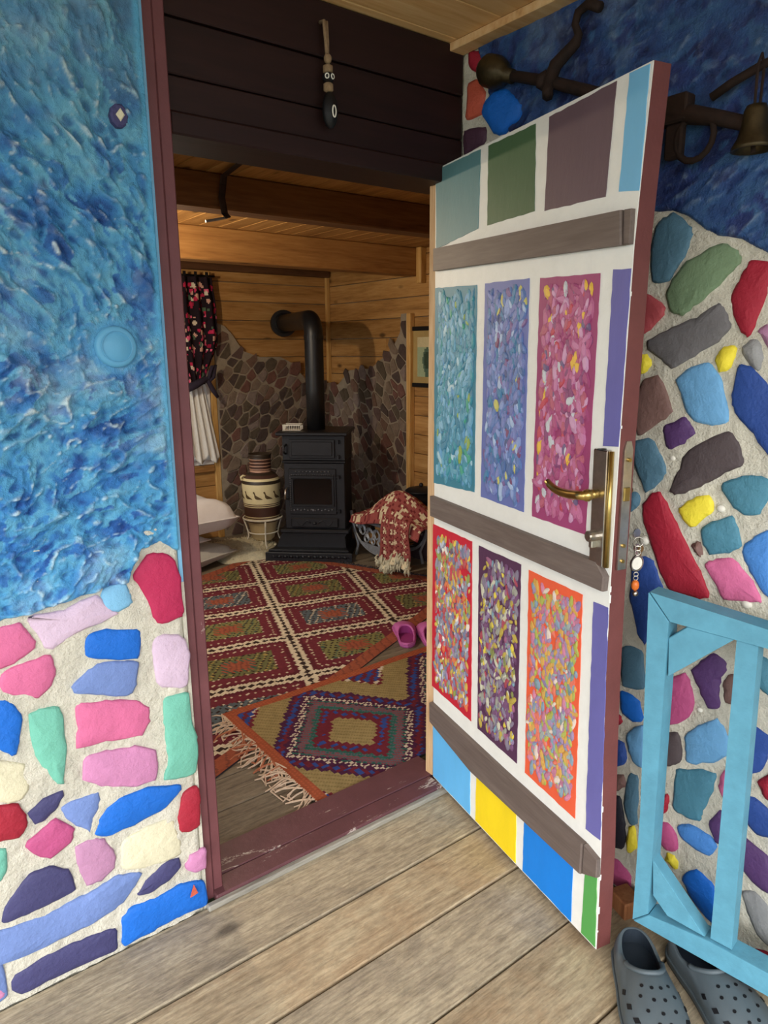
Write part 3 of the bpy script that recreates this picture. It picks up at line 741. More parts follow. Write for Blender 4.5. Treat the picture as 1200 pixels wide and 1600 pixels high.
MB().box(.86, XR+.1, .026, .08, 0, 2.3).build('wall_sheathing', GREYWOOD, wall_back)
MB().box(-.12, .86, .026, .08, 0, .60).build('wall_sheathing', GREYWOOD, wall_back)
MB().box(-.12, .86, .026, .08, 1.98, 2.3).build('wall_sheathing', GREYWOOD, wall_back)
MB().box(.026, .09, 0.0, YB+.08, 0, 2.3).build('wall_sheathing', GREYWOOD, wall_east)
# left wall of the room with its big window (out of the photograph, it lets the daylight in)
ww = MB(); ww.box(XL-.08, XL, .13, .45, 0, 2.3); ww.box(XL-.08, XL, 3.3, YB, 0, 2.3); ww.box(XL-.08, XL, .45, 3.3, 0, .42); ww.box(XL-.08, XL, .45, 3.3, 2.12, 2.3)
o = ww.build('wall_west', PINE_Y); tag(o, 'left wall of the room with the large window', 'wall', kind='structure')
def window(name, P0, w, h, axis, label, mull=1):
    e = empty(name, P0, 0 if axis == 'X' else radians(90)); tag(e, label, 'window', kind='structure')
    fr = MB(); f = .055
    fr.box(0, w, -.02, .045, 0, f); fr.box(0, w, -.02, .045, h-f, h); fr.box(0, f, -.02, .045, f, h-f); fr.box(w-f, w, -.02, .045, f, h-f)
    for k in range(1, mull+1): fr.box(w*k/(mull+1)-f/2, w*k/(mull+1)+f/2, -.02, .045, f, h-f)
    fr.build('window_frame', PVC, e, bevel=.004)
    for k in range(mull+1):
        a, b = w*k/(mull+1)+f*.6, w*(k+1)/(mull+1)-f*.6
        s = MB(); t = .05
        s.box(a, b, -.035, .02, f*.7, f*.7+t); s.box(a, b, -.035, .02, h-f*.7-t, h-f*.7); s.box(a, a+t, -.035, .02, f*.7+t, h-f*.7-t); s.box(b-t, b, -.035, .02, f*.7+t, h-f*.7-t)
        sa = s.build('sash', PVC, e, bevel=.004)
        MB().box(a+t, b-t, -.012, -.006, f*.7+t, h-f*.7-t).build('pane', GLASS, sa)
    return e
window('window_1', (-.12, YB+.01, .60), .98, 1.38, 'X', 'white framed window in the back wall behind the floral curtain')
window('window_2', (XL-.03, .45, .42), 2.85, 1.70, 'Y', 'wide white framed window in the left wall of the room', 2)
tr = MB(); tr.cbox(.835, .880, -.030, -.001, 0, 2.05, .004); o = tr.build('window_casing', PINE_Z, wall_back); o['label'] = 'upright pale pine casing'
MB().cbox(-.2, .83, -.035, -.001, .545, .598, .004).build('window_stool', BEAM, wall_back)
MB().cbox(XL, XR-.02, -.06, -.001, 2.06, 2.125, .004).build('top_rail', wood('dark_top_rail', '#4e3322', '#5d3f2a', '#6d4b33', 'X', knots=.4), wall_back)
MB().cbox(XR-.035, XR-.002, -.03, -.001, 1.0, 2.06, .003).build('corner_bead', PINE_Z, wall_back)
MB().cbox(-.045, -.001, 2.455, 2.50, .38, 1.73, .004).build('upright_trim', PINE_Z, wall_east)
# ceiling with boards and two beams
ceil = empty('ceiling', (0, 0, ZC)); tag(ceil, 'pine board ceiling of the room on squared beams', 'ceiling', kind='structure')
x = XL; 
while x < XR+.04:
    MB().cbox(x+.002, x+.118, .14, YB+.04, 0, .02, .003).build('ceiling_board', PINE_Y, ceil); x += .12
MB().box(XL-.1, XR+.1, .0, YB+.1, .022, .1).build('ceiling_deck', GREYWOOD, ceil)
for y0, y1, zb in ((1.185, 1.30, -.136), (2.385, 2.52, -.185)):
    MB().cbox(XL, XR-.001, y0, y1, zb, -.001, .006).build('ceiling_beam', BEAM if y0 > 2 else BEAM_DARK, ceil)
MB().cbox(XL, XR-.001, 1.301, 1.335, -.03, -.001, .003).build('beam_fillet', PINE, ceil)
MB().cbox(XR-.05, XR-.001, 2.33, 2.384, -.24, -.001, .003).build('beam_post', PINE_Z, wall_east if False else ceil)

# stone cladding in the stove corner
ST = [paint('field_stone_%d' % k, c, 0.7, 0.22, 22, 0.7, 60, spec=.25, bdist=.008) for k, c in enumerate(('#6a5347', '#5a4844', '#77685b', '#544a3e', '#694a42', '#7b6d66', '#4b3f3b'))]
def cladding(parent, outline, fn, x0, x1, seed, ang):
    r = random.Random(seed); ca, sa = cos(ang), sin(ang); sx_, sy_ = .108, .072
    fwd = lambda p: ((p[0]*ca+p[1]*sa)/sx_, (-p[0]*sa+p[1]*ca)/sy_)
    inv = lambda q: (q[0]*sx_*ca-q[1]*sy_*sa, q[0]*sx_*sa+q[1]*sy_*ca)
    sd = []
    cs = [fwd(p) for p in ((x0, 0), (x1, 0), (x0, 1.8), (x1, 1.8))]; a0, a1 = min(c[0] for c in cs), max(c[0] for c in cs); b0, b1 = min(c[1] for c in cs), max(c[1] for c in cs)
    for i in range(int(a0)-1, int(a1)+2):
        for j in range(int(b0)-1, int(b1)+2):
            q = (i+r.uniform(-.42, .42), j+r.uniform(-.42, .42)); p = inv(q)
            if inside(outline, *p): sd.append(q)
    bound = [fwd(p) for p in ((x0+.004, .004), (x1-.004, .004), (x1-.004, 1.8), (x0+.004, 1.8))]
    MB().prism(outline, -.035, 0.0, fn).build('mortar_bed', ROOMMORTAR, parent)
    for i, (qx, qy) in enumerate(sd):
        c = voronoi_cell(sd, i, bound, 3.2)
        for k in range(9):
            an = k*2*pi/9+r.uniform(-.3, .3)
            if len(c) > 2: c = clip_poly(c, cos(an), sin(an), cos(an)*qx+sin(an)*qy+r.uniform(.62, .85))
        if len(c) < 3: continue
        c = shrink([inv(q) for q in c], .0052+r.uniform(0, .002))
        if len(c) < 3 or area(c) < .0007: continue
        if sum(not inside(outline, *p) for p in c) > len(c)*.45: continue
        MB().prism(c, -.004, .006+r.uniform(0, .007), fn, inset=.004).build('stone', ST[r.randrange(7)], parent)
ol_b = [(.882, 0), (1.948, 0), (1.948, 1.20), (1.72, 1.20), (1.62, 1.30), (1.56, 1.37), (1.45, 1.42), (1.27, 1.42), (1.12, 1.47), (1.03, 1.60), (.97, 1.66), (.882, 1.69)]
cladding(wall_back, ol_b, lambda u, w, d: (u, -.037-d, w), .882, 1.948, 3, .9)
ol_e = [(3.56, 0), (3.56, 1.17), (3.42, 1.19), (3.25, 1.31), (2.95, 1.33), (2.78, 1.42), (2.66, 1.50), (2.58, 1.60), (2.57, 1.73), (2.502, 1.73), (2.502, 0)]
cladding(wall_east, ol_e, lambda u, w, d: (-.037-d, u, w), 2.502, 3.56, 4, 1.0)

# pendant lamp over the middle of the room
lamp = empty('pendant_lamp', (-.50, 1.90, ZC-.001)); tag(lamp, 'small hanging lamp with a warm bulb under the room ceiling', 'lamp')
MB().tube([(0, 0, 0), (0, 0, -.16)], .004, 6).build('cord', BLACKP, lamp); MB().lathe([(.001, 0), (.04, -.002), (.035, -.02), (.001, -.022)], 16).build('ceiling_rose', BLACKP, lamp)
MB().lathe([(.016, -.15), (.05, -.165), (.12, -.20), (.122, -.202), (.05, -.17), (.016, -.155)], 24).build('lamp_shade', BLACKP, lamp, smooth=True)
BULB, bn_, bl_, bb_ = base_mat('lit_bulb'); bb_.inputs['Emission Color'].default_value = (1, .78, .5, 1); bb_.inputs['Emission Strength'].default_value = 12
MB().ball((0, 0, -.205), .03, 14, 10, (1, 1, 1.2)).build('bulb', BULB, lamp, smooth=True)
ld = bpy.data.lights.new('bulb_light', 'POINT'); ld.energy = 42; ld.color = (1, .80, .56); ld.shadow_soft_size = .035
lo = bpy.data.objects.new('bulb_light', ld); COL.objects.link(lo); lo.parent = lamp; lo.location = (0, 0, -.255)

# ------------------------------------------------------------------ stove
SA = radians(-42.45)
stove = empty('wood_stove', (.81, 2.75, 0), SA); tag(stove, 'black cast iron wood stove with glass door standing across the corner', 'stove')
def sv(mb, name, mat, **k): return mb.build(name, mat, stove, **k)
b = MB(); b.prism([(0.0, 0), (.63, 0), (.60, .05), (.60, .42), (.03, .42), (.03, .05)], 0.0, .07, lambda u, w, d: (u, w+.0, d)); sv(b, 'base', IRON, bevel=.006)
b = MB()
for k in range(13): 
    u = .06+k*.043; b.ball((u, -.001, .038), .013, 8, 5, (1, .35, .8)); b.tube([(u+.012, -.002, .028), (u+.021, -.004, .05), (u+.03, -.002, .03)], .003, 5)
sv(b, 'skirt_ornament', IRON, smooth=True)
b = MB(); b.prism([(.06, .07), (.575, .07), (.565, .16), (.590, .20), (.590, .215), (.115, .215), (.115, .20), (.09, .16)], .10, .42, lambda u, w, d: (u, d, w)); sv(b, 'ash_base', IRON, bevel=.005)
b = MB(); b.prism([(.02, 0.0), (.60, 0.0), (.57, .10), (.06, .10)], .07, .085, lambda u, w, d: (u, w+.02, d)); sv(b, 'hearth_lip', IRON, bevel=.003)
b = MB(); b.cbox(.10, .598, .065, .43, .195, .222, .006); sv(b, 'ledge', IRON)
b = MB(); b.cbox(.135, .572, .10, .44, .22, .70, .006); b.cbox(.125, .580, .09, .45, .70, .715, .004); b.cbox(.130, .578, .10, .44, .715, .895, .006); sv(b, 'body', IRON)
b = MB(); b.cbox(.095, .600, .055, .47, .895, .920, .006); sv(b, 'top_plate', IRON)
b = MB()
b.cbox(.180, .505, .086, .101, .735, .868, .004); b.cbox(.198, .488, .080, .088, .752, .852, .004); sv(b, 'oven_door', IRON)
b = MB(); d0, d1 = .082, .101
fd = MB(); fd.cbox(.172, .510, .088, .101, .33, .66, .004)
fdo = sv(fd, 'fire_door', IRON)
fr = MB(); fr.cbox(.190, .496, .078, .089, .59, .612, .003); fr.cbox(.190, .496, .078, .089, .388, .404, .003); fr.cbox(.190, .206, .078, .089, .404, .59, .003); fr.cbox(.480, .496, .078, .089, .404, .59, .003)
fr.build('window_rim', IRON, fdo)
arch = [(.208, .406), (.478, .406), (.478, .575), (.468, .588), (.218, .588), (.208, .575)]
MB().prism(arch, .0875, .083, lambda u, w, d: (u, d, w)).build('fire_glass', DARKGLASS, fdo)
bd = MB()
for k in range(24): bd.ball((.196+k*.0128, .077, .618), .005, 6, 4)
for k in range(17): bd.ball((.183, .084, .36+k*.0155), .005, 6, 4)
for k in range(10): bd.ball((.225+k*.026, .084, .640), .008, 6, 4, (1, .5, .8))
for k in range(12): bd.ball((.205+k*.025, .084, .36+.006*(k % 2)), .009, 6, 4, (1, .5, .8))
bd.ball((.343, .080, .362), .012, 8, 6, (1, .6, 1)); bd.build('beading', metal('rubbed_iron', '#55565a', .4, .1, .6), fdo, smooth=True)
dr = sv(MB().cbox(.178, .522, .082, .101, .232, .305, .008), 'ash_drawer', IRON)
kn = MB(); kn.ball((.35, .074, .268), .013, 10, 6, (1.3, .8, .8))
for s in (-1, 1): kn.tube([(.35+s*(.03+.1*t), .080, .268+.018*sin(t*7)) for t in [k/12 for k in range(13)]], [.006-.003*k/12 for k in range(13)], 6)
kn.build('scroll_knob', IRON, dr, smooth=True)
for z0, z1 in ((.44, .52), (.765, .83)):
    h = MB(); h.tube([(.155, .095, z0), (.150, .060, z0+.01), (.150, .055, (z0+z1)/2), (.152, .062, z1-.01), (.160, .095, z1)], .007, 8); sv(h, 'handle', CHROME if z0 < .5 else IRON, smooth=True)
for z0 in (.355, .60, .745, .85): h = MB(); h.tube([(.53, .088, z0-.014), (.53, .088, z0+.014)], .010, 8); h.cbox(.508, .545, .088, .1, z0-.004, z0+.004, .001); sv(h, 'hinge', IRON)
def loc2world(e, a, p): return Vector((e.x+p[0]*cos(a)-p[1]*sin(a), e.y+p[0]*sin(a)+p[1]*cos(a), p[2]))
pc = (.345, .27); wx, wy = 1.480, 3.555
dxw, dyw = wx-stove.location.x, wy-stove.location.y
tgt = (dxw*cos(-SA)-dyw*sin(-SA), dxw*sin(-SA)+dyw*cos(-SA))
dv = Vector((tgt[0]-pc[0], tgt[1]-pc[1], 0)); L = dv.length; dv.normalize()
zp = 1.685; R = .11
pts = [(pc[0], pc[1], .918), (pc[0], pc[1], 1.2), (pc[0], pc[1], zp-R)]
for k in range(1, 9): a = pi/2*k/8; q = R*(1-cos(a)); pts.append((pc[0]+dv.x*q, pc[1]+dv.y*q, zp-R+R*sin(a)))
pts.append((tgt[0], tgt[1], zp+.0))
pipe = sv(MB().tube(pts, .066, 24), 'stovepipe', IRON2, smooth=True)
MB().tube([(pc[0], pc[1], zp-R-.03), (pc[0], pc[1], zp-R)], .0695, 24).build('pipe_collar', IRON2, pipe, smooth=False)
e = Vector((tgt[0], tgt[1], zp)); MB().tube([e-dv*.05, e-dv*.035, e-dv*.034, e-dv*.001], [.068, .082, .105, .105], 28).build('wall_rosette', IRON2, pipe, smooth=False)

t = empty('wire_tray', loc2world(stove.location, SA, (.19, .20, .9215)), SA); tag(t, 'small white openwork tray on the left of the stove top', 'tray')
b = MB(); b.cbox(-.065, .065, -.05, .05, 0, .004, .001); b.cbox(-.065, .065, -.05, -.045, .035, .041, .001); b.cbox(-.065, .065, .045, .05, .035, .041, .001); b.cbox(-.065, -.06, -.05, .05, .035, .041, .001); b.cbox(.06, .065, -.05, .05, .035, .041, .001)
b.build('tray', WHITEMETAL, t)
b = MB()
for k in range(11): x = -.062+k*.0124; b.tube([(x, -.0475, .003), (x, -.0475, .037)], .0018, 5)
for k in range(9): y = -.045+k*.011; b.tube([(.0625, y, .003), (.0625, y, .037)], .0018, 5); b.tube([(-.0625, y, .003), (-.0625, y, .037)], .0018, 5)
b.build('tray_bars', WHITEMETAL, t)

# ------------------------------------------------------------------ pottery jar and its stand
vb = Vector((1.005, 3.14, 0))
jar = empty('pottery_jar', vb+Vector((0, 0, .05))); tag(jar, 'cream and brown banded pottery jar with painted birds on a white stand', 'jar')
cr_, br, blk, pk, tan = [srgb(c) for c in ('#d8cba0', '#4b332b', '#33291f', '#b88f78', '#c9b58b')]
prof = [(.062, 0, tan), (.085, .02, tan), (.112, .14, tan), (.122, .155, br), (.128, .164, cr_), (.130, .170, br), (.132, .180, cr_), (.133, .186, br), (.134, .196, cr_), (.1345, .203, br), (.137, .27, br),
        (.138, .276, cr_), (.139, .283, br), (.139, .290, cr_), (.140, .297, br), (.140, .303, cr_), (.1405, .309, cr_), (.143, .36, cr_), (.145, .42, cr_), (.145, .440, cr_), (.1445, .450, blk), (.143, .475, cr_), (.130, .492, br), (.110, .515, blk), (.086, .530, br), (.080, .535, pk),
        (.080, .548, br), (.083, .553, pk), (.080, .558, br), (.080, .572, br), (.083, .577, pk), (.080, .582, br), (.080, .596, br), (.083, .601, pk), (.080, .606, br), (.081, .622, br), (.084, .627, pk), (.081, .632, blk), (.083, .655, blk), (.088, .668, blk), (.080, .668, blk), (.074, .60, blk), (.070, .5, blk)]
MB().lathe([(p[0], p[1]) for p in prof], 40, cols=[p[2] for p in prof[:-1]]).build('jar_body', CERAMIC, jar, smooth=True, color=True)
BIRD = paint('bird_brown_paint', '#54442c', .5, .1, 20, 0)
bird = [(-.030, .030), (-.024, .036), (-.016, .034), (-.013, .022), (-.010, .012), (.0, .004), (.018, -.006), (.038, -.018), (.044, -.024), (.020, -.022), (.0, -.022), (-.010, -.018), (-.017, -.008), (-.018, .008), (-.022, .022)]
for k in range(7):
    a0 = radians(228+k*31-62)
    v = [((.1465)*cos(a0+x/.145), (.1465)*sin(a0+x/.145), .365+z) for x, z in bird]
    n_ = len(bird); cc = (.1475*cos(a0), .1475*sin(a0), .352)
    MB().add(v+[cc], [(i, (i+1) % n_, n_) for i in range(n_)]).build('bird_motif', BIRD, jar)
for s in (2.95,):
    a = s; c = Vector((.138*cos(a), .138*sin(a), .475)); u = Vector((cos(a), sin(a), 0))
    MB().tube([c-u*.01+Vector((0, 0, .0)), c+u*.014+Vector((0, 0, .006)), c+u*.016+Vector((0, 0, .024)), c+u*.0+Vector((0, 0, .036)), c-u*.022+Vector((0, 0, .030))], .008, 8).build('ear_handle', paint('cream_handle', '#d8cba0', .5, .05, 10, 0), jar, smooth=True)
stand = empty('plant_stand', vb); tag(stand, 'white metal stand of rings and curled legs under the pottery jar', 'stand')
def ring(r, z, th, n=36): return MB().tube([(r*cos(2*pi*k/n), r*sin(2*pi*k/n), z) for k in range(n+1)], th, 6, cap=False)
ring(.147, .228, .007).build('upper_ring', WHITEMETAL, stand, smooth=True); ring(.115, .12, .005).build('lower_ring', WHITEMETAL, stand, smooth=True)
for k in range(4):
    a = radians(250+k*90); c, s = cos(a), sin(a)
    MB().tube([(r*c, r*s, z) for r, z in ((.147, .228), (.128, .17), (.115, .12), (.112, .09), (.125, .05), (.150, .015), (.165, .006), (.172, .016), (.165, .028))], .006, 6).build('leg', WHITEMETAL, stand, smooth=True)

# ------------------------------------------------------------------ cushions and fleece
def pillow(w, d, h, seed, pinch=.8):
    r = np.random.RandomState(seed); n = 22; 
    def fn(top):
        def f(u, v):
            x, y = u*2-1, v*2-1
            e = max(0.0, (1-abs(x)**4))*max(0.0, (1-abs(y)**4)); z = h/2*e**.30
            px = x*(1-.07*(1-y*y)*abs(x)); py = y*(1-.07*(1-x*x)*abs(y))
            zz = z*(1+.07*sin(5*x+seed)+.05*sin(6*y+seed*2)+.04*sin(9*(x+y)))
            return (px*w/2, py*d/2, h/2+(zz if top else -zz*pinch))
        return f
    m = MB(); m.grid(n, n, fn(True)); o = len(m.v); m.grid(n, n, fn(False)); m.f[n*n:] = [q[::-1] for q in m.f[n*n:]]
    return m
def cushion(loc, rz, w, d, h, mat, seed, label, name='floor_cushion'):
    e = empty(name, loc, rz); tag(e, label, 'cushion', 'white cushions stacked by the window wall')
    pillow(w, d, h, seed).build('cushion_cover', mat, e, smooth=True)
    p = []
    for k in range(81):
        t = k/80*4; s_ = int(t) % 4; f = t-int(t); q = [(-1+2*f, -1), (1, -1+2*f), (1-2*f, 1), (-1, 1-2*f)][s_]
        x, y = q; p.append((x*(1-.07*(1-y*y)*abs(x))*w/2, y*(1-.07*(1-x*x)*abs(y))*d/2, h/2))
    MB().tube(p, .006, 6, cap=False).build('piping', mat, e, smooth=True)
    return e
cushion((.10, 2.98, .003), .42, .95, .62, .155, LINEN2, 1, 'grey white cushion lying on the floor, bottom of the stack')
cushion((.00, 3.03, .150), .30, .80, .55, .085, LINEN, 2, 'thin white cushion in the middle of the stack')
cushion((.10, 2.99, .225), .15, .95, .66, .27, LINEN, 3, 'plump white cushion on top of the stack by the window')
def fleece_fn(u, v):
    x, y = u*2-1, v*2-1; a = atan2(y, x); r = max(abs(x), abs(y)); R_ = 1+.12*sin(3*a+1)+.08*sin(7*a); k = hypot(x, y) or 1e-6
    X = x/k*r*R_*.34; Y = y/k*r*R_*.29
    return (X, Y, .004+.060*max(0, 1-r**3)+.012*max(0, 1-r**2)*sin(30*x)*cos(24*y))
fl = empty('sheepskin', (.77, 3.12, 0.0), .3); tag(fl, 'cream sheepskin on the floor between the cushions and the stove', 'sheepskin')
MB().grid(40, 40, fleece_fn).build('fleece', FLEECE, fl, smooth=True)
tf = MB(); rr = random.Random(4)
for k in range(700):
    u, v = rr.random(), rr.random(); p = Vector(fleece_fn(u, v)); d = Vector((rr.uniform(-1, 1), rr.uniform(-1, 1), rr.uniform(.2, .8))).normalized()*.022
    s_ = d.cross(Vector((0, 0, 1))).normalized()*.004; tf.add([p-s_, p+s_, p+d], [(0, 1, 2)])
o = tf.build('wool_tufts', FLEECE, fl); o['kind'] = 'stuff'

# ------------------------------------------------------------------ kilims
def kilim1(a, b, seed=0):
    """colour at rug coordinates (metres)"""
    x = C1.x+a*U1.x+b*V1.x; y = C1.y+a*U1.y+b*V1.y
    Lr, Wr = 2.75, 1.66
    h = ((int(a*1000)*73856093) ^ (int(b*1000)*19349663)) & 255
    ia, ib = int(a/.0125), int(b/.0125)
    eb = min(a, Lr-a, b, Wr-b)
    if eb < .07 and not (b > Wr-.07 and a > .9): 
        return OR2 if (ia+ib) % 5 == 0 else OR1
    px, py = x-.407, y-1.874
    # lattice directions d1 (bands A, C) and d2 (bands B)
    det = d1[0]*d2[1]-d1[1]*d2[0]
    k1 = (px*d2[1]-py*d2[0])/det; k2 = (d1[0]*py-d1[1]*px)/det
    fa = k1/.47; fb = k2/.60
    ja, jb = math.floor(fa+.5), math.floor(fb+.5); ra, rb_ = abs(fa-ja), abs(fb-jb)     # 0 on the bands
    ma, mb_ = ra*.47, rb_*.60
    m = min(ma, mb_)
    s = k2 if ma < mb_ else k1
    q = int(math.floor(s/.034)); 
    if m < .040:
        w = abs((s/.045) % 1-.5)*2
        if m < .015*w+.001: return BK
        if m < .038-.010*(1-w): return WH if (ia+ib) % 6 else WH2
        return MR2
    cell = (math.floor(fa)*7+math.floor(fb)*13) % 3
    t = min(.5-0, 1)*0; ca = abs(fa-math.floor(fa)-.5)*.47; cb = abs(fb-math.floor(fb)-.5)*.60
    inner = max(ca/.235, cb/.30)
    dash = (abs((s/.034) % 1) < .42) and (abs((m-.065) % .055) < .011)
    if m < .125:
        if dash: return WH2
        return MR2 if m < .055 else MR1
    if inner < .17: return OR1 if (ia+ib) % 3 else OR2
    if inner < .27: return [GR2, OL, BG][cell] if (ia % 2) else OR1
    base = [OL, OL2, BG][cell] if cell != 2 else BG
    if (ib*2+ia) % 5 == 0: return BK
    if (ia+2*ib) % 7 == 0: return [YE, GR2, WH2][cell]
    return [OL, OL2, BG][cell]
WH, WH2, BK, MR1, MR2, OR1, OR2, OL, OL2, BG, YE, GR2 = [srgb(c) for c in ('#d6c8ae', '#c9b9a0', '#3a2b28', '#6f2f38', '#5f2831', '#9c5640', '#80483a', '#6c6b46', '#807c4e', '#5a646a', '#a08c50', '#4b5f50')]
U1 = Vector((-.915, -.403)).normalized(); V1 = Vector((-.403, .915)).normalized(); C1 = Vector((1.60, 1.46)); d1 = (.330, .944); d2 = (.972, -.235)
rug1 = empty('kilim_rug', (C1.x, C1.y, 0.0)); tag(rug1, 'large kilim rug with cream diamond lattice in front of the stove', 'rug')
m = MB(); LR, WR = 2.75, 1.66; nu, nv = 260, 158
def r1(u, v):
    a, b = u*LR, v*WR; e = .004*sin(a*9)+.003*sin(b*11+a*4)
    return (a*U1.x+b*V1.x, a*U1.y+b*V1.y, .0055+.0012*sin(a*17+b*5)+.001*sin(b*23))
m.grid(nu, nv, r1, cfn=lambda u, v: kilim1(u*LR, v*WR)); m.f = [q[::-1] for q in m.f]
m.build('rug_field', WEAVE, rug1, color=True, smooth=True)
sk = MB(); pp = [(0, 0), (LR, 0), (LR, WR), (0, WR)]; sk.prism([(a*U1.x+b*V1.x, a*U1.y+b*V1.y) for a, b in pp], 0.0, .003, lambda u, w, d: (u, w, d)); sk.build('rug_backing', YARND, rug1)
def fringe(p0, p1, out, n, L_, seed, z=.006, r0=.0022, wob=.35):
    mbs = MB(); rr = random.Random(seed)
    for k in range(n):
        t = (k+rr.uniform(.2, .8))/n; p = Vector(p0).lerp(Vector(p1), t); ang = rr.uniform(-wob, wob); o_ = Vector(out).normalized()
        d = Vector((o_.x*cos(ang)-o_.y*sin(ang), o_.x*sin(ang)+o_.y*cos(ang))); ln = L_*rr.uniform(.6, 1.15); s_ = Vector((-d.y, d.x))*rr.uniform(-.045, .045)*min(1, L_/.08)
        q = [p-d*.004, p+d*ln*.35+s_*.5, p+d*ln*.7+s_, p+d*ln+s_*rr.uniform(-.5, 1.5)]
        zz = [z, z*.8+.004, .005+rr.uniform(0, .006), .0035]
        mbs.tube([(a.x, a.y, h) for a, h in zip(q, zz)], [r0, r0, r0*1.15, r0*.7], 5)
    return mbs
def to3(v): return (v.x, v.y)
o = fringe((0, 0), to3(V1*WR), to3(-U1), 110, .035, 3, .005, .0035).build('fringe', YARND, rug1); o['kind'] = 'stuff'; o['label'] = 'dark end tassels'

CR = [(-.03, .445), (.62, .445)]
X0, X1, Y0, Y1 = -.385, .90, .146, .885
P_ = {k: srgb(v) for k, v in dict(ye='#98855a', ol='#84744c', mr='#6b2733', pu='#4b2440', bl='#34498a', nv='#2b2c55', wh='#cbbba6', pk='#7a4a50', gn='#2f5f55', gy='#5a6068', orr='#9c5238', o2='#ae5c3e').items()}
def kilim2(x, y):
    eb = min(x-X0, X1-x, Y1-y)
    i, j = int((x-X0)/.0075), int((y-Y0)/.0075)
    if eb < .045 : return P_['orr'] if (i+2*j) % 4 else P_['o2']
    # serrate by quantising to steps
    qx, qy = (math.floor((x-X0)/.017)+.5)*.017+X0, (math.floor((y-Y0)/.0125)+.5)*.0125+Y0
    r = min(abs(qx-c[0])/.285+abs(qy-c[1])/.345 for c in CR)
    al = (i+j) % 4; bt = (math.floor((qx-qy)/.03)) % 2
    if r < .40: return P_['ye'] if al else P_['ol']
    if r < .50: return P_['mr']
    if r < .59: return P_['bl'] if bt else P_['mr']
    if r < .66: return P_['mr']
    if r < .76: return P_['gn'] if al else P_['gy']
    if r < .90: return P_['pk'] if (i+j) % 3 else P_['gy']
    if r < .955: return P_['gn'] if al > 1 else P_['pu']
    if r < 1.06: return P_['wh'] if (math.floor(x/.017)+math.floor(y/.0125)) % 2 else P_['pu']
    if r < 1.13: return P_['pu']
    if r < 1.24: return P_['bl'] if bt else P_['mr']
    if r < 1.32: return P_['pu']
    if r < 1.85: return P_['ye'] if al else P_['ol']
    if r < 1.93: return P_['wh'] if bt else P_['mr']
    return P_['bl'] if bt else P_['mr']
rug2 = empty('kilim_runner', (X0, Y0, 0.0)); tag(rug2, 'small kilim with nested diamonds and orange border just inside the threshold', 'rug')
m = MB(); m.grid(172, 98, lambda u, v: (u*(X1-X0), v*(Y1-Y0), .0130+.0012*sin(u*21)+.001*sin(v*15+u*6)), cfn=lambda u, v: kilim2(X0+u*(X1-X0), Y0+v*(Y1-Y0)))
m.build('rug_field', WEAVE, rug2, color=True, smooth=True)
MB().box(0, X1-X0, 0, Y1-Y0, .0080, .0098).build('rug_backing', YARND, rug2)
o = fringe((0, 0), (0, Y1-Y0), (-1, -.15), 70, .10, 8, .013, .0030, 1.2).build('fringe', YARN, rug2); o['kind'] = 'stuff'; o['label'] = 'tangled cream fringe'
o = fringe((0, .25), (0, .62), (-1, -.3), 14, .11, 18, .013, .0040, 1.2).build('fringe', YARNO, rug2); o['kind'] = 'stuff'; o['label'] = 'orange strands'

# ------------------------------------------------------------------ pink slippers
# ------------------------------------------------------------------ log basket with cloth, pot on a box
BX, BY = 1.42, 2.235
bas = empty('log_basket', (BX, BY, 0)); tag(bas, 'grey cast metal log basket with pierced half-round end by the stove', 'basket')
def half(x):
    b = MB(); R0 = .285; n = 24; H_ = .215
    arc = [(R0*cos(pi+pi*k/n), .275+H_*sin(pi+pi*k/n)) for k in range(n+1)]
    b.tube([(x, u, w) for u, w in arc], .010, 6, flat=.8); b.tube([(x, -R0, .275), (x, R0, .275)], .013, 6)
    seg = [(u, w) for u, w in arc if w < .125]; pol = [(u*.97, w) for u, w in seg]+[(u*.8, .118+.0*u) for u, w in ((seg[-1]), (seg[0]))]
    b.prism(pol, -.004, .004, lambda u, w, d: (x+d, u, w))
    for cy, cz, rr_, in ((-.17, .21, .042), (-.08, .19, .045), (.0, .20, .038), (.08, .19, .045), (.17, .21, .042), (-.12, .15, .03), (.12, .15, .03), (-.04, .145, .026), (.04, .145, .026), (-.225, .235, .022), (.225, .235, .022)):
        b.tube([(x, cy+rr_*(1-.35*t)*cos(6.8*t*1.2+cy*9), cz+rr_*(1-.35*t)*sin(6.8*t*1.2+cy*9)) for t in [k/18 for k in range(19)]], .0065, 5)
        b.tube([(x, cy, cz-rr_), (x, cy+rr_*.5, cz), (x, cy, cz+rr_)], .004, 4)
    return b
half(0).build('pierced_end', STEEL, bas, smooth=False)
half(.22).build('pierced_end', STEEL, bas, smooth=False)
for s in (-1, 1):
    for x in (0, .22):
        MB().tube([(x, s*.305, .325), (x, s*.295, .27), (x, s*.27, .18), (x, s*.22, .09), (x, s*.25, .006)], [.012, .011, .010, .010, .012], 6).build('leg', STEEL, bas, smooth=True)
for k in range(9):
    a = pi+pi*(k+.5)/9; MB().tube([(0, .27*cos(a), .275+.20*sin(a)), (.22, .27*cos(a), .275+.20*sin(a))], .006, 6).build('bar', IRON, bas)
for k, (y, z) in enumerate(((-.14, .155), (-.03, .115), (.09, .135), (.0, .225))):
    lg = MB().lathe([(.001, 0), (.05, 0), (.052, .02), (.05, .165), (.001, .165)], 10, (BX+.025, BY+y, z+.02), 'X')
    o = lg.build('firewood_log', BEAM); tag(o, 'split log lying in the grey log basket under the cloth', 'log', 'logs in the grey basket')
CLR = [srgb(c) for c in ('#7d3c3b', '#914d49', '#c9b99a', '#d9cba8', '#6a2b2c', '#4f4a35')]
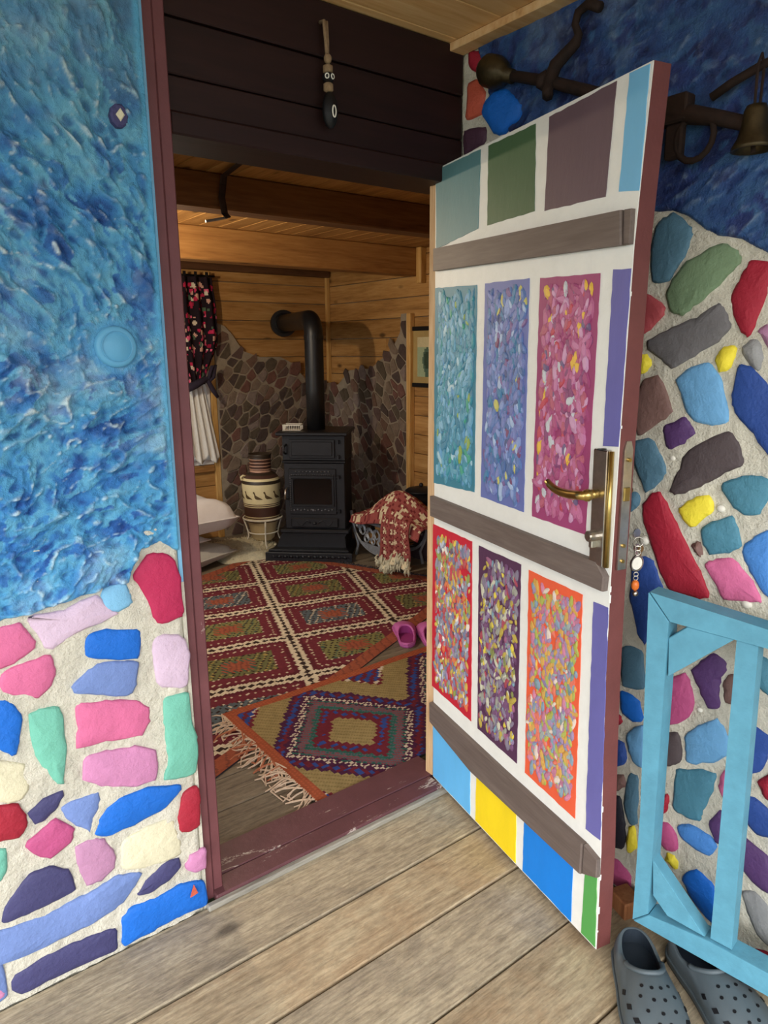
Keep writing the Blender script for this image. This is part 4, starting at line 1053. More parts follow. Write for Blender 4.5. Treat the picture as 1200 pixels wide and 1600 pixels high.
def cloth_col(u, v, k=0):
    i, j = int(u*48), int(v*40)
    if v < .16 and k: return CLR[3]
    a = abs((u*6) % 1-.5)+abs((v*5) % 1-.5)
    if a < .18: return CLR[3] if (i+j) % 4 else CLR[0]
    if a < .34: return CLR[0] if (i*j) % 5 else CLR[2]
    if a < .46: return CLR[2] if (i+2*j) % 3 else CLR[1]
    return CLR[4] if (i+j) % 4 == 0 else CLR[1]
cl = empty('patterned_cloth', (1.40, 2.02, .0)); tag(cl, 'red and cream patterned cloth with woolly ends draped over the log basket', 'cloth')
def mound(u, v):
    y = -.34+.76*v; x = -.07+.325*u; e = max(0.0, sin(pi*min(1, max(0, u*.94+.03))))**.5; t = max(0.0, min(1, (y+.34)/.82))
    hz = .275+.22*math.exp(-((y-.02)/.26)**2)*e+.045*e*(1-t)+.03*sin(12*u+7*v)*e*.5
    if y > .22: hz = .275+.06*e+(hz-.275-.06*e)*max(0, 1-(y-.22)/.28)
    if u < .06: hz -= .03
    return (x, y, hz+.012)
MB().grid(30, 44, mound, cfn=lambda u, v: cloth_col(u, v)).build('cloth_top', CLOTHA, cl, color=True, smooth=True, solid=.008)
def tail(y0, w, zt, zb, x0, fan, seed):
    def f(u, v):
        z = zt+(zb-zt)*(1-v); s = (1-v); ww = w*(1+fan*s*s); return (x0-.035-.03*s+.018*sin(u*9+seed)*(.4+s)+.012*sin(v*6), y0+(u-.5)*ww+.02*s*sin(seed), z)
    return f
MB().grid(18, 30, tail(-.035, .12, .40, .035, -.02, .35, 1), cfn=lambda u, v: cloth_col(u*.5, v, 1)).build('hanging_end', CLOTHA, cl, color=True, smooth=True, solid=.008)
MB().grid(18, 30, tail(-.20, .14, .40, .09, -.03, .3, 3), cfn=lambda u, v: cloth_col(u*.5+.3, v, 1)).build('hanging_end', CLOTHA, cl, color=True, smooth=True, solid=.008)
wl_ = MB(); rr = random.Random(9)
for y0, zb, w in ((-.035, .035, .16), (-.20, .09, .18)):
    for k in range(60):
        y = y0+rr.uniform(-.5, .5)*w; x = -.085+rr.uniform(-.02, .02); z = zb+rr.uniform(0, .09)
        wl_.tube([(x, y, z), (x-rr.uniform(.005, .02), y+rr.uniform(-.012, .012), z-.02), (x-rr.uniform(0, .012), y+rr.uniform(-.015, .015), max(.004, z-.05))], [.006, .008, .003], 5)
o = wl_.build('woolly_ends', FLEECE, cl, smooth=True); o['kind'] = 'stuff'
box = empty('stool_box', (1.815, 2.14, 0)); tag(box, 'dark stained wooden box behind the draped log basket', 'box')
b = MB(); b.cbox(-.115, .115, -.20, .20, .0, .345, .005); b.build('box_body', DARKWOODP, box); MB().cbox(-.123, .123, -.21, .21, .346, .362, .004).build('box_lid', DARKWOODP, box)
pot = empty('iron_pot', (1.81, 2.21, .363)); tag(pot, 'dark iron pot with lid and lug handles on the box by the wall', 'pot')
MB().lathe([(.001, 0), (.07, 0), (.105, .02), (.115, .07), (.108, .105), (.116, .108), (.116, .114), (.001, .114)], 28).build('pot_body', IRON, pot, smooth=True)
MB().lathe([(.117, .114), (.10, .128), (.04, .142), (.001, .144)], 28).build('pot_lid', IRON, pot, smooth=True)
MB().ball((0, 0, .155), .016, 10, 6).build('lid_knob', IRON, pot, smooth=True)
for s in (-1, 1): MB().tube([(0, s*.105, .09), (0, s*.15, .10), (.02, s*.165, .10), (.05, s*.15, .10), (.05, s*.10, .09)], .008, 6).build('lug_handle', IRON, pot, smooth=True)

# ------------------------------------------------------------------ picture, curtain, ceiling iron
pic = empty('framed_picture', (XR-.003, 2.10, 1.205)); tag(pic, 'black framed small painting on the right pine wall', 'picture')
f = MB(); H_, W_ = .43, .39
f.cbox(-.022, 0, 0, W_, 0, .03, .003); f.cbox(-.022, 0, 0, W_, H_-.03, H_, .003); f.cbox(-.022, 0, 0, .03, .03, H_-.03, .003); f.cbox(-.022, 0, W_-.03, W_, .03, H_-.03, .003); f.build('frame', BLACKP, pic)
MB().cbox(-.012, 0, .028, W_-.028, .028, H_-.028, .002).build('mount', paint('gold_mount', '#a8905c', .5, .1, 10, 0), pic)
def paintcol(u, v):
    d = hypot((u-.5)*1.1, (v-.42)*.8)
    return srgb('#3b4a3c') if d < .18 else srgb('#53685a') if d < .26 or (abs(u-.5) < .12 and v < .6) else srgb('#c9bd95') if v > .75 else srgb('#9fae8e')
MB().grid(20, 24, lambda u, v: (-.0135, .085+u*.22, .075+v*.28), cfn=paintcol).build('painting', CLOTHA, pic, color=True)

rod = empty('curtain_rod', (0, 3.49, 2.01)); tag(rod, 'thin dark curtain rod above the back window', 'rod')
MB().tube([(-.25, 0, 0), (.88, 0, 0)], .008, 8).build('rod', IRON, rod, smooth=True)
for x in (-.2, .84): MB().tube([(x, 0, 0), (x, .10, .01)], .006, 6).build('bracket', IRON, rod)
cur = empty('floral_curtain', (.70, 3.49, 1.10)); tag(cur, 'dark floral curtain with pink flowers tied back by the window', 'curtain')
DK = srgb('#241b22'); rc = random.Random(2)
NU, NV = 64, 90
fld = np.zeros((NV, NU, 3)); fld[:] = DK
for k in range(230):
    cx, cy, r_ = rc.uniform(0, NU), rc.uniform(0, NV*.93), rc.uniform(.9, 2.2); c = srgb(rc.choice(['#c2335c', '#b22a4c', '#d45a7e', '#8b1f3a', '#c79a8c', '#4c6350', '#cfc3ae']))
    yy, xx = np.mgrid[0:NV, 0:NU]; fld[((xx-cx)**2+(yy-cy)**2) < r_*r_] = c
def curt(u, v):
    z = .13+.77*v; w = .085+.15*smoothstep(0, .45, v)*(1-.2*smoothstep(.7, 1, v)); 
    return (-.02+(u-.5)*2*w*.85, .028*sin(u*26+v*2)*(.5+.5*v)-.02, z)
MB().grid(NU, NV, lambda u, v: curt(u, float(v)), cfn=lambda u, v: tuple(fld[min(NV-1, int(v*NV)), min(NU-1, int(u*NU))])).build('curtain_cloth', CLOTHA, cur, color=True, smooth=True, solid=.004)
for k in range(4): 
    x = -.155+k*.085; MB().box(x, x+.02, -.026, -.018, .88, .935).build('hanging_loop', BLACKP, cur)
t = MB(); t.tube([(-.10, -.03, .10), (-.05, -.045, .125), (.0, -.05, .15), (.06, -.04, .17), (.10, -.03, .19)], [.045, .05, .045, .03, .02], 10, flat=.6)
t.tube([(.06, -.06, .17), (.09, -.07, .26), (.12, -.06, .27), (.10, -.06, .18), (.06, -.06, .15)], .014, 6); t.tube([(.05, -.06, .16), (.09, -.07, .08), (.12, -.07, .03)], [.018, .02, .012], 6)
o = t.build('tie_back', paint('dark_tie_cloth', '#2b2433', .9, .2, 30, .3), cur, smooth=True); o['label'] = 'knotted dark tie-back'
lc = empty('lace_curtain', (.70, 3.53, .62)); tag(lc, 'sheer white lace curtain hanging in front of the back window', 'curtain')
def lace(u, v): return (-.09+(u-.3)*(.33-.12*v)+.02*(1-v), .014*sin(u*34)-.0, .07+.55*v-.07*abs(sin(u*9))*(1-v))
MB().grid(60, 30, lace).build('lace', LACE, lc, smooth=True, solid=.002)

ih = empty('iron_strap_hook', (-.12, 1.17, 2.165)); tag(ih, 'bent dark iron strap with hooked end hanging on the front ceiling beam', 'hook')
MB().tube([(-.045, -.36, -.006), (-.02, -.16, -.010), (0, -.02, -.012), (.004, .0, -.04), (-.006, -.004, -.09), (0, -.01, -.15), (.004, -.03, -.168)], .014, 6, flat=.25).build('strap', RUST, ih)
MB().tube([(.004, -.02, -.166), (-.045, -.03, -.180), (-.095, -.035, -.192)], .006, 6).build('hooked_end', STEEL, ih)

# ------------------------------------------------------------------ the painted door (open), built along its own length
DA = radians(-101.53)
door = empty('door_1', (0, 0, 0), DA); tag(door, 'open plank door painted white with many coloured panels and dabs', 'door', kind='structure')
edge_s = [(.03, .813), (.30, .806), (.55, .791), (.75, .782), (.948, .777), (1.30, .776), (1.682, .779), (1.85, .788), (2.002, .797)]
hin = [(.03, 0), (1.176, -.012), (1.983, -.020)]
def sE(z): return float(np.interp(z, [e[0] for e in edge_s], [e[1] for e in edge_s]))
outline = [(s, z) for z, s in hin][::-1]+[(s, z) for z, s in edge_s]
outline = [(-.020, 1.983), (-.012, 1.176), (0, .03)]+[(s, z) for z, s in edge_s]
MB().prism(outline, .0015, .044, lambda u, w, d: (u, d, w)).build('door_core', EDGEP, door)
MB().prism([(s-(.001 if s > .5 else 0), z) for s, z in outline], 0.0018, -.0006, lambda u, w, d: (u, d, w)).build('white_face', WHITEP, door)
# thin chips of white paint on the arris
ch = MB(); rr = random.Random(11)
for k in range(9):
    z = rr.uniform(.05, 1.98); s = sE(z); ch.box(s-.002, s+.0005, .0, rr.uniform(.002, .004), z, z+rr.uniform(.004, .02))
ch.build('paint_chips', WHITEP, door)
def dface(poly, name, mat, d=.0016, seed=0, wob=.0012, label=None):
    r = random.Random(seed); p = []
    for i in range(len(poly)):
        a, b = poly[i], poly[(i+1) % len(poly)]; L_ = hypot(b[0]-a[0], b[1]-a[1]); n = max(2, int(L_/.02))
        for k in range(n): t = k/n; p.append((a[0]+(b[0]-a[0])*t+(r.uniform(-wob, wob) if k else 0), a[1]+(b[1]-a[1])*t+(r.uniform(-wob, wob) if k else 0)))
    o = MB().prism(p, 0.0, -.0006-d, lambda u, w, dd: (u, dd, w)).build(name, mat, door)
    if label: o['label'] = label
    return o
FL = {k: paint('door_'+k, v, .5, .06, 9, .25, 60, stretch=(1, 1, .4)) for k, v in dict(teal='#5a848a', green='#4a6648', brown='#65525a', sky='#74b5dc', violet='#6765a5', lightblue='#63b4ea', yellow='#eed21f',
      blue='#127fdc', leaf='#55a052', t1='#3f7f94', t2='#6874b0', t3='#9a4470', r1='#c0283a', r2='#553551', r3='#e2603f').items()}
flat = [('teal', [(-.016, 1.980), (.216, 1.982), (.212, 1.79), (-.010, 1.764)], 'grey teal panel, top row'), ('green', [(.252, 1.982), (.445, 1.984), (.453, 1.794), (.255, 1.791)], 'dark green panel, top row'),
        ('brown', [(.494, 1.985), (.703, 1.995), (.690, 1.783), (.491, 1.788)], 'plum brown panel, top row'), ('sky', [(.737, 1.998), (.789, 1.998), (.783, 1.778), (.728, 1.786)], 'sky blue strip, top right'),
        ('violet', [(.726, 1.637), (.776, 1.634), (.774, 1.274), (.728, 1.27)], 'violet strip above the lock'), ('violet', [(.729, .911), (.776, .912), (.802, .333), (.751, .33)], 'violet strip below the lock'),
        ('lightblue', [(-.002, .238), (.232, .201), (.238, .034), (.002, .034)], 'light blue panel, bottom row'), ('yellow', [(.269, .195), (.474, .19), (.481, .034), (.269, .034)], 'yellow panel, bottom row'),
        ('blue', [(.512, .198), (.715, .203), (.720, .034), (.514, .034)], 'bright blue panel, bottom row'), ('leaf', [(.759, .208), (.800, .236), (.809, .034), (.759, .034)], 'green strip, bottom right')]
for k, (m_, p, lb) in enumerate(flat): dface(p, 'painted_panel', FL[m_], seed=k, label=lb)
def dabs(poly, cols, n, seed, size=(.007, .013), ln=(1.5, 2.8), spread=.5, marg=.012, mixk=.0):
    """palette-knife dabs of thick paint as raised lozenges"""
    r = random.Random(seed); m = MB(); xs = [p[0] for p in poly]; zs = [p[1] for p in poly]
    C_ = [srgb(c) for c in cols]
    k = 0
    while k < n:
        x, z = r.uniform(min(xs)+marg, max(xs)-marg), r.uniform(min(zs)+marg, max(zs)-marg)
        if not inside(poly, x, z): continue
        w = r.uniform(*size); l = w*r.uniform(*ln); a = r.gauss(0, spread); c = C_[min(len(C_)-1, int(abs(r.gauss(0, .42))*len(C_)))]; c = tuple(a_*(1-mixk)+b_*mixk for a_, b_ in zip(c, C_[0]))
        ca, sa = cos(a), sin(a); d = -.0024-r.uniform(0, .0018); vs = []; N = 9
        for i in range(N):
            t = 2*pi*i/N; px, pz = w/2*sin(t)*(1+.2*r.random()), l/2*cos(t)*(1+.15*r.random()); 
            qx, qz = x+px*ca-pz*sa, z+px*sa+pz*ca; vs.append((qx, d, qz))
        vs2 = [(x+(v[0]-x)*.55, d-.0016, z+(v[2]-z)*.55) for v in vs]; base = [(v[0], -.0018, v[2]) for v in vs]
        c2 = tuple(min(1, q*1.12+.02) for q in c)
        m.add(base+vs, [(i, (i+1) % N, N+(i+1) % N, N+i) for i in range(N)], c)
        m.add(vs+vs2, [(i, (i+1) % N, N+(i+1) % N, N+i) for i in range(N)], c); m.add(vs2, [tuple(range(N))], c2)
        k += 1
    return m
dabp = [('t1', [(-.014, 1.655), (.212, 1.647), (.222, 1.077), (-.012, 1.066)], ['#4b8ba4', '#3f7f9c', '#5a9ab2', '#6aa5c4', '#3a8f9e', '#83b4cf', '#5c98c4', '#a9cbd8', '#8fa63a', '#3c9a7a'], 'teal panel with light dabs', 700),
        ('t2', [(.252, 1.647), (.443, 1.644), (.456, 1.066), (.256, 1.070)], ['#5f7cb4', '#6b74ae', '#4f6c9e', '#7a86bd', '#3f7ca4', '#8a9fd0', '#7a5c90', '#44507c', '#a8bedb', '#7a3f5c', '#c9c35a'], 'periwinkle panel with blue and mauve dabs', 650),
        ('t3', [(.485, 1.641), (.688, 1.633), (.690, 1.061), (.491, 1.063)], ['#a8527c', '#9c4574', '#b5688f', '#bd7ba4', '#ad5a6e', '#c79cbd', '#7d4470', '#c0ccd0', '#5f5a80', '#e0b834', '#b8414f'], 'magenta panel with pink and lilac dabs', 620),
        ('r1', [(-.014, .931), (.216, .929), (.232, .358), (-.012, .368)], ['#6f7590', '#8f8f9a', '#b5453f', '#c9a83a', '#d6702f', '#8c9a3a', '#b9c0cc', '#a07fa0', '#5d4a55', '#e0c83a', '#c4303c', '#e8e0d0'], 'red panel with crowded multicoloured dabs', 850),
        ('r2', [(.252, .926), (.453, .924), (.468, .347), (.269, .353)], ['#6f4a6e', '#7f7a8a', '#9a9f8f', '#5c3a5a', '#b8a63c', '#8f7f9f', '#c9cbb0', '#a53f4a', '#6f9aa8', '#e0cf3e', '#7f8a3f', '#9a5f80'], 'dark purple panel with yellow and grey dabs', 700),
        ('r3', [(.487, .919), (.692, .916), (.712, .332), (.506, .341)], ['#b0708a', '#8f86a8', '#c8a03a', '#9fae3f', '#d8704f', '#6f98a8', '#8fa6a0', '#c97f9a', '#5f8f8a', '#d9d0c0', '#e0b43a', '#7f6f9f'], 'orange panel with pastel dabs', 800)]
for k, (m_, p, cols, lb, n) in enumerate(dabp):
    o = dface(p, 'painted_panel', FL[m_], seed=40+k, label=lb)
    d = dabs([(p[i][0]+(.012 if i in (0, 3) else -.012), p[i][1]+(-.020 if i < 2 else .020)) for i in range(4)], cols, n, 60+k, size=(.010, .022) if k < 3 else (.008, .017), mixk=.12 if k < 3 else .15, spread=.45).build('paint_dabs', DABS, o, color=True); d['kind'] = 'stuff'
def batten(poly, name, cut=None):
    MB().prism(poly, .0, -.017, lambda u, w, d: (u, d, w), inset=.003).build(name, GREYP, door)
batten([(-.004, 1.764), (.752, 1.747), (.758, 1.680), (-.004, 1.702)], 'batten')
MB().prism([(.757, 1.747), (.776, 1.746), (.777, 1.680), (.761, 1.680)], .0, -.013, lambda u, w, d: (u, d, w), inset=.002).build('batten_end', GREYP, door)
batten([(-.012, 1.025), (.745, 1.012), (.772, .985), (.770, .950), (-.010, .961)], 'batten')
batten([(-.006, .312), (.425, .299), (.757, .296), (.757, .210), (.25, .202), (-.004, .244)], 'batten')
MB().prism([(.760, .296), (.806, .285), (.808, .236), (.760, .212)], .0, -.013, lambda u, w, d: (u, d, w), inset=.002).build('batten_end', GREYP, door)
# lock plate, lever, cylinder
lp = MB().prism([(.716, 1.264), (.756, 1.264), (.762, 1.004), (.722, 1.004)], -.002, -.016, lambda u, w, d: (u, d, w), inset=.003).build('lock_plate', CHROME, door)
MB().tube([(.735, -.010, 1.2635), (.735, -.010, 1.2655)], .013, 12, flat=.5).build('plate_cap', BLACKP, lp)
MB().tube([(.7605, -.006, 1.262), (.7665, -.006, 1.004)], .0055, 12).build('brass_edge', BRASS, lp, smooth=True)
lv = MB(); lv.tube([(.734, -.012, 1.166), (.734, -.040, 1.166)], .011, 10)
lv.tube([(.742, -.052, 1.166), (.715, -.053, 1.163), (.69, -.053, 1.160), (.66, -.054, 1.160), (.64, -.056, 1.164), (.625, -.058, 1.171), (.615, -.060, 1.180)], [.010, .0105, .0105, .010, .009, .0085, .007], 12, flat=1.0)
lv.ball((.737, -.046, 1.166), .014, 12, 8); o = lv.build('lever_handle', BRASS, door, smooth=True); o['label'] = 'curved brass lever'
lc_ = MB(); lc_.tube([(.737, -.014, 1.072), (.737, -.036, 1.072)], .0125, 14); lc_.tube([(.737, -.036, 1.072), (.737, -.039, 1.072)], .009, 12); lc_.cbox(.731, .743, -.030, -.012, 1.045, 1.07, .002); lc_.build('lock_cylinder', CHROME, door, smooth=False)
ep = MB().prism([(.010, 1.266), (.015, 1.285), (.028, 1.285), (.034, 1.266), (.034, 1.0), (.010, 1.0)], .776, .7815, lambda u, w, d: (d+(.003 if w < 1.1 else 0), u, w)).build('edge_plate', CHROME, door)
for z in (1.245, 1.02, 1.055): MB().tube([(.782, .022, z), (.7875, .022, z)], .0045, 8).build('screw', BRASS, ep)
MB().cbox(.781, .786, .014, .030, 1.155, 1.185, .001).build('latch', BRASS, ep)
# lever on the far side
b = MB(); b.tube([(.737, .045, 1.166), (.737, .075, 1.166), (.70, .080, 1.164), (.63, .078, 1.160)], .009, 8); b.build('lever_handle', BRASS, door, smooth=True)
# key ring hanging in the outside cylinder
def dw(s, n, z): return Vector((s*cos(DA)-n*sin(DA), s*sin(DA)+n*cos(DA), z))
k0 = dw(.765, .066, 1.072)
kr = empty('key_ring', k0, DA); tag(kr, 'key ring with silver disc and orange bead hanging behind the door lock', 'keys')
MB().tube([(.0, -.022, 0), (.0, .004, 0)], .0022, 6).build('key_blade', CHROME, kr)
MB().lathe([(.001, -.001), (.011, -.001), (.011, .001), (.001, .001)], 14, (0, .013, 0), 'X').build('key_bow', CHROME, kr)
def vring(c, r, th, n=20): return MB().tube([(c[0]+r*.5*cos(2*pi*k/n), c[1]+r*.87*cos(2*pi*k/n), c[2]+r*sin(2*pi*k/n)) for k in range(n+1)], th, 5, cap=False)
for z, r in ((-.018, .011), (-.033, .006), (-.043, .006), (-.094, .005), (-.103, .005)):
    vring((.008, .012, z), r, .0014).build('split_ring', CHROME, kr, smooth=True)
MB().lathe([(.0165, -.002), (.019, -.002), (.019, .002), (.0165, .002)], 24, (.008, .012, -.068), 'X').build('disc_rim', CHROME, kr)
MB().lathe([(.001, -.0012), (.015, -.0012), (.015, .0012), (.001, .0012)], 24, (.008, .012, -.068), 'X').build('silver_disc', WHITEMETAL, kr)
MB().ball((.008, .012, -.120), .013, 12, 8, (.7, .7, 1)).build('orange_bead', paint('orange_bead', '#c96a2c', .3, .3, 150, .2), kr, smooth=True)
MB().ball((.010, .012, -.139), .007, 10, 6).build('dark_bead', CHROME, kr, smooth=True)
for k, (dx, c) in enumerate(((-.006, CHROME), (.006, BRASS))):
    b = MB(); b.lathe([(.001, -.001), (.009, -.001), (.009, .001), (.001, .001)], 12, (dx, .022, -.036), 'X'); b.box(dx-.001, dx+.001, .019, .025, -.078, -.043); b.build('spare_key', c, kr)

# ------------------------------------------------------------------ blue gate folded against the wall
GA = radians(-81.0)
gate = empty('porch_gate', (-.085, -.840, .0), GA); tag(gate, 'light blue painted wooden gate with corner braces in front of the stone wall', 'gate')
gf = lambda u, w, d: (u, d, w)
def gb(poly, name, d0=.0, d1=.045, mat=None):
    # chamfered front: front face is towards -y (local), i.e. towards the steps
    o = MB().prism(poly, d1, d0, gf, inset=.0025).build(name, mat or TEALP, gate); return o
gb([(0, .105), (.036, .143), (.034, .30), (.024, .892), (-.026, .948), (-.004, .40)], 'stile', 0, .05)
gb([(-.024, .950), (.025, .893), (.205, .889), (.80, .877), (.80, .937), (.22, .929)], 'top_rail', 0, .05)
gb([(.002, .105), (.80, .10), (.80, .158), (.175, .160), (.038, .143)], 'bottom_rail', 0, .05)
gb([(.80, .10), (.86, .10), (.86, .937), (.80, .937)], 'stile', 0, .05)
for a in (.163, .345, .53):
    gb([(a+.015, .162), (a+.061, .162), (a+.042, .888), (a, .890)], 'baluster', .006, .044)
gb([(.024, .853), (.063, .891), (.160, .889), (.031, .763)], 'corner_brace', .004, .04)
gb([(.034, .292), (.041, .198), (.080, .162), (.166, .161)], 'corner_brace', .004, .04)
wp = MB().cbox(.05, .088, -1.71, -1.64, .0, 1.15, .004).build('gate_post', TEALP); tag(wp, 'light blue post against the wall carrying the gate', 'post')

blk = empty('wood_block', (.035, -.745, 0), -.3); tag(blk, 'small orange-brown wooden block on the deck behind the gate', 'block')
MB().cbox(-.03, .03, -.035, .035, 0, .050, .004).build('block', wood('orange_block', '#74482c', '#8f5c3a', '#a06e4a', 'Z', knots=0), blk)

# ------------------------------------------------------------------ foam clogs
def clog(loc, rz, label, mirror=1, name='clog', group='grey foam clogs beside the gate', RUBBER=RUBBER, RUBBERD=RUBBERD, holes=True, heel=.072):
    e = empty(name, loc, rz); tag(e, label, name, group)
    n = 64
    # local +y runs from heel to toe
    ky = [0, .03, .10, .18, .25, .285, .305]; kl = [.0, .042, .048, .056, .060, .044, 0]
    def out(k, s=1.0, z=0):
        a = 2*pi*k/n; y = .1525-.1525*cos(a); 
        w = float(np.interp(y, [0, .008, .03, .08, .13, .19, .24, .275, .297, .305], [0, .020, .038, .044, .047, .056, .060, .052, .030, 0]))
        x = w*(1 if a < pi else -1); x += mirror*.006*sin(y/.305*pi)
        return (x*s, .1525+(y-.1525)*s)
    ol = [out(k) for k in range(n)]
    # opening curve: oval at the back half
    def opn(k):
        a = 2*pi*k/n; y = .080-.070*cos(a); w = (.036 if holes else .043)*abs(sin(a))**.75; x = w*(1 if a < pi else -1)
        z = float(np.interp(y, [0.01, .03, .07, .11, .15], [heel, heel*.93, .058 if holes else .046, .066 if holes else .056, .090 if holes else .076])); return (x, y, z)
    op = [opn(k) for k in range(n)]
    M = 12; V = []
    V += [(x, y, .0) for x, y in ol]; V += [(x*1.02, .1525+(y-.1525)*1.01, .008) for x, y in ol]; V += [(x*1.02, .1525+(y-.1525)*1.01, .020) for x, y in ol]
    def surf(kf, t):
        k = kf % n; i = int(k); f = k-i; j = (i+1) % n
        o_ = (ol[i][0]*(1-f)+ol[j][0]*f, ol[i][1]*(1-f)+ol[j][1]*f); p_ = tuple(op[i][q]*(1-f)+op[j][q]*f for q in range(3))
        h = t**1.25 if True else t; s = sin(t*pi/2)**.75
        x = o_[0]*(1-h)+p_[0]*h; y = o_[1]*(1-h)+p_[1]*h; z = .022+(p_[2]-.022)*s
        return Vector((x*(1+.05*sin(pi*t)), y, z))
    for m_ in range(M+1):
        for k in range(n): V.append(tuple(surf(k, m_/M)))
    F = [(r*n+i, r*n+(i+1) % n, (r+1)*n+(i+1) % n, (r+1)*n+i) for r in range(M+3) for i in range(n)]
    # inner wall going down to the footbed
    b0 = len(V)
    V += [(p[0]*.88, .080+(p[1]-.080)*.95, p[2]-.002) for p in op]
    V += [(p[0]*1.0, .080+(p[1]-.080)*.97, .030) for p in op]
    F += [((M+3)*n+i, (M+3)*n+(i+1) % n, b0+(i+1) % n, b0+i) for i in range(n)]
    MB().add(V[:b0+n], F+[tuple(range(n-1, -1, -1))]).build('shell', RUBBER, e, smooth=True)
    inner = V[b0:b0+2*n]; MB().add(inner, [(i, (i+1) % n, n+(i+1) % n, n+i) for i in range(n)]+[tuple(range(n, 2*n))]).build('footbed', RUBBERD, e, smooth=False)
    # collar band over the instep
    bp = [Vector(op[k]) for k in range(n//2-13, n//2+14)]; MB().tube([p+Vector((0, .003, .001)) for p in bp], .0055, 8).build('collar', RUBBER, e, smooth=True)
    # welt line
    MB().tube([(x*1.035, .1525+(y-.1525)*1.015, .0205) for x, y in ol+ol[:1]], .0028, 5, cap=False).build('welt', RUBBER, e, smooth=True)
    def hole(kf, t, r, sq=False, name='vent_hole'):
        c = surf(kf, t); du = (surf(kf+.5, t)-surf(kf-.5, t)).normalized(); dv = (surf(kf, t+.02)-surf(kf, t-.02)).normalized(); nn = du.cross(dv).normalized()
        if nn.z < 0 and abs(nn.z) > .2: nn = -nn
        cc = Vector((0, .15, .02)); 
        if nn.dot(c-cc) < 0: nn = -nn
        dv = nn.cross(du)
        N = 4 if sq else 10; ring_ = [c+nn*.0012+(du*cos(2*pi*q/N+(0 if sq else 0))*r*(1.5 if sq else 1)+dv*sin(2*pi*q/N)*r) for q in range(N)]; lo = [p-nn*.006 for p in ring_]
        rim = MB(); rim.add(ring_+lo, [(i, (i+1) % N, N+(i+1) % N, N+i) for i in range(N)]+[tuple(range(N))]); rim.build(name, BLACKP, e)
    if not holes: e.scale = (1., .95, .9); return e
    c0 = n/2
    for t, offs in ((.80, (-4.5, -1.5, 1.5, 4.5)), (.66, (-5.2, -1.8, 1.8, 5.2)), (.52, (-3.5, 0, 3.5)), (.40, (-1.8, 1.8))):
        for o_ in offs: hole(c0+o_, t, .0035)
    for s in (-1, 1):
        for kk, t in ((11.5, .50), (8.8, .42), (6.4, .34)): hole(c0+s*kk, t, .006, True, 'side_vent')
    e.scale = (1.2, 1.06, 1.02)
    return e
clog((-.068, -.826, .0), atan2(-.76, -.65)-pi/2, 'grey foam clog standing clear in front of the gate, nearest the door', 1)
clog((.022, -.895, .0), atan2(-.91, -.40)-pi/2, 'grey foam clog partly under the bottom rail of the blue gate', -1)

PK = dict(name='slipper', group='pink slippers by the rugs', RUBBER=PINKR, RUBBERD=PINKD, holes=False, heel=.030)
clog((.655, .945, .0), radians(-33), 'pink rubber slipper, the left one of the pair on the bare floor', 1, **PK)
clog((.757, .860, .0), radians(-33), 'pink rubber slipper, the right one of the pair, half behind the door', -1, **PK)

# ------------------------------------------------------------------ charm on the lintel
cm = empty('hanging_charm', (-.397, -.022, 2.02)); tag(cm, 'dark wooden charm with white eye beads hanging by rope on the lintel', 'charm')
MB().tube([(0, .018, .236), (-.002, -.004, .233), (.0, -.008, .19), (.003, -.008, .150)], .0045, 8).build('rope', ROPE, cm, smooth=True)
MB().tube([(.007, -.002, .234), (.006, -.006, .19), (.004, -.008, .150)], .004, 8).build('rope', ROPE, cm, smooth=True)
MB().ball((.003, -.010, .150), .010, 10, 7, (1, 1, 1.2)).build('rope_knot', ROPE, cm, smooth=True)
MB().lathe([(.004, .118), (.012, .120), (.012, .134), (.005, .138)], 12, (.003, -.010, 0)).build('rope_bead', ROPE, cm, smooth=True)
eb_ = MB().ball((.003, -.011, .108), .016, 16, 10, (1, 1, .75)).build('eye_bead', BLACKP, cm, smooth=True)
for a in (-2.35, -1.35): 
    c = (.003+.0150*cos(a), -.011+.0150*sin(a), .108); u = Vector((-sin(a), cos(a), 0)); MB().tube([Vector(c)+u*.0045*cos(2*pi*q/10)+Vector((0, 0, .0055*sin(2*pi*q/10))) for q in range(11)], .0015, 5, cap=False).build('eye_ring', WHITEMETAL, eb_)
MB().lathe([(.005, .076), (.012, .08), (.012, .094), (.006, .098)], 12, (.003, -.010, 0)).build('rope_bead', ROPE, cm, smooth=True)
pd = MB().ball((.004, -.014, .035), .020, 16, 12, (1.05, .8, 2.1)).build('wooden_drop', BLACKP, cm, smooth=True)
MB().tube([(.006+.0055*cos(2*pi*q/14), -.0300+.0010*cos(2*pi*q/14), .030+.013*sin(2*pi*q/14)) for q in range(15)], .0018, 6, cap=False).build('eye_ring', WHITEMETAL, pd)

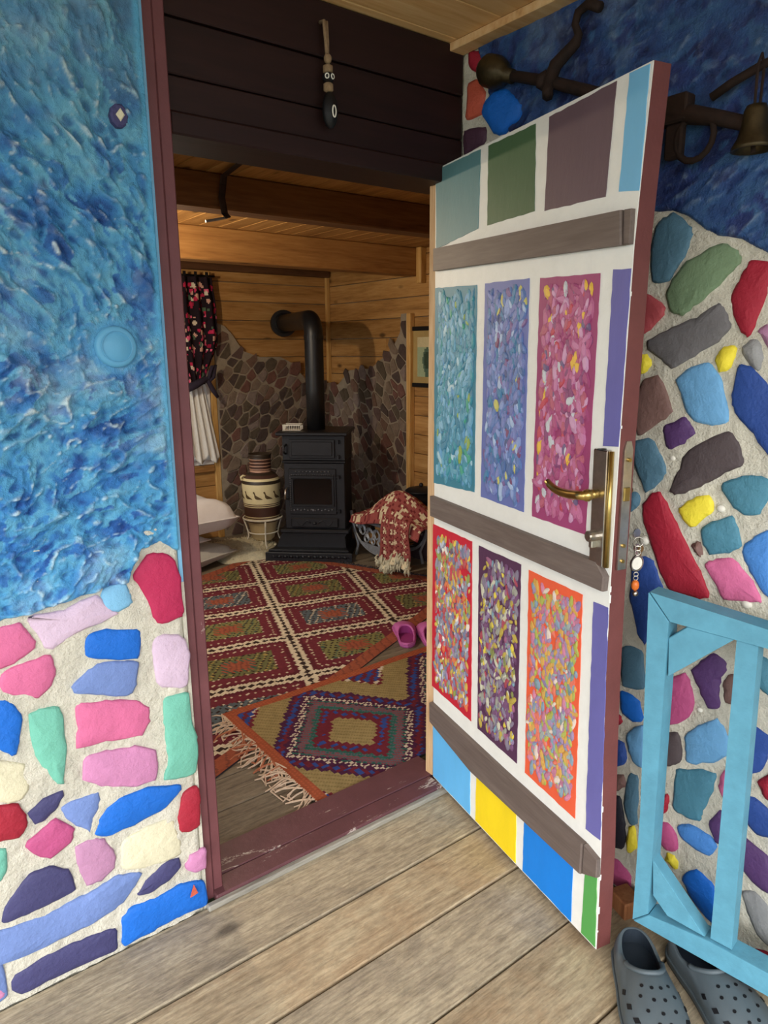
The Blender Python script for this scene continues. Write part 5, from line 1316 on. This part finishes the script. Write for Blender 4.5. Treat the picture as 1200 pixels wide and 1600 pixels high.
# ------------------------------------------------------------------ old ironwork hung on the blue wall
XI = .052
ya = empty('iron_bar_hanger', (XI, -.50, 2.0)); tag(ya, 'long rusty iron bar on the blue wall with knob, hook and ring', 'ironwork')
Z = lambda y, z, x=0: (x, y+.50, z-2.0)
MB().tube([Z(-.20, 2.178), Z(-.35, 2.122), Z(-.50, 2.055), Z(-.60, 2.015), Z(-.70, 1.968), Z(-.80, 1.935), Z(-.92, 1.885)], [.013, .014, .015, .018, .022, .015, .013], 8).build('bar', RUST, ya, smooth=True)
MB().tube([Z(-.118, 2.212), Z(-.120, 2.211), Z(-.135, 2.206), Z(-.165, 2.193), Z(-.185, 2.184), Z(-.196, 2.180), Z(-.202, 2.177), Z(-.225, 2.167)], [.004, .030, .040, .041, .034, .026, .018, .017], 18).build('round_knob', OLDBRASS, ya, smooth=True)
MB().tube([Z(-.35, 2.10, -.012), Z(-.375, 2.15, -.01), Z(-.425, 2.185, 0), Z(-.432, 2.200, 0), Z(-.420, 2.225, 0), Z(-.428, 2.248, 0), Z(-.455, 2.256, 0), Z(-.49, 2.238, 0)], [.016, .016, .013, .010, .009, .010, .011, .012], 8).build('hook', RUST, ya, smooth=True)
cp = [Z(-.35+.014*sin(k), 2.135-.05*k/6+.0, -.016+.008*cos(k*2)) for k in range(7)]
MB().tube(cp, .014, 6).build('wire_binding', RUST, ya, smooth=True)
MB().cbox(-.018, .018, -.235, -.165, -.055, .0, .004).build('clamp', RUST, ya)
MB().tube([Z(-.752+.042*cos(2*pi*k/16), 1.908+.045*sin(2*pi*k/16), -.004) for k in range(17)], .007, 6, cap=False).build('ring', RUST, ya, smooth=True)
MB().cbox(-.010, .010, -.225, -.185, -.125, -.055, .004).build('drop_link', RUST, ya)
for y, z in ((-.30, 2.14), (-.66, 1.99)): MB().tube([Z(y, z, 0), Z(y, z, .045)], .005, 6).build('nail', RUST, ya)
rb_ = empty('iron_rod', (XI, -.85, 2.0)); tag(rb_, 'short rusty iron rod sloping up over the bronze bell', 'ironwork')
MB().tube([(0, .070, -.022), (0, .03, -.006), (0, -.03, .010), (0, -.11, .022)], .009, 8).build('rod', RUST, rb_, smooth=True)
MB().tube([(0, -.09, .02), (.045, -.09, .02)], .005, 6).build('nail', RUST, rb_)
bell = empty('bronze_bell', (XI-.015, -.883, 1.855)); tag(bell, 'old bronze bell with flared rim hanging on the blue wall', 'bell')
MB().lathe([(.001, .082), (.018, .080), (.022, .07), (.024, .045), (.030, .022), (.038, .008), (.040, .0), (.036, .0), (.028, .02), (.020, .05), (.001, .06)], 24).build('bell_body', OLDBRASS, bell, smooth=True)
MB().tube([(0, 0, .06), (0, 0, .02), (.004, 0, -.004)], .005, 6).build('clapper', RUST, bell)
MB().tube([(.012, 0, .08), (.014, 0, .15), (.005, .002, .172), (-.010, 0, .15), (-.008, 0, .08)], .003, 6).build('wire_loop', RUST, bell)
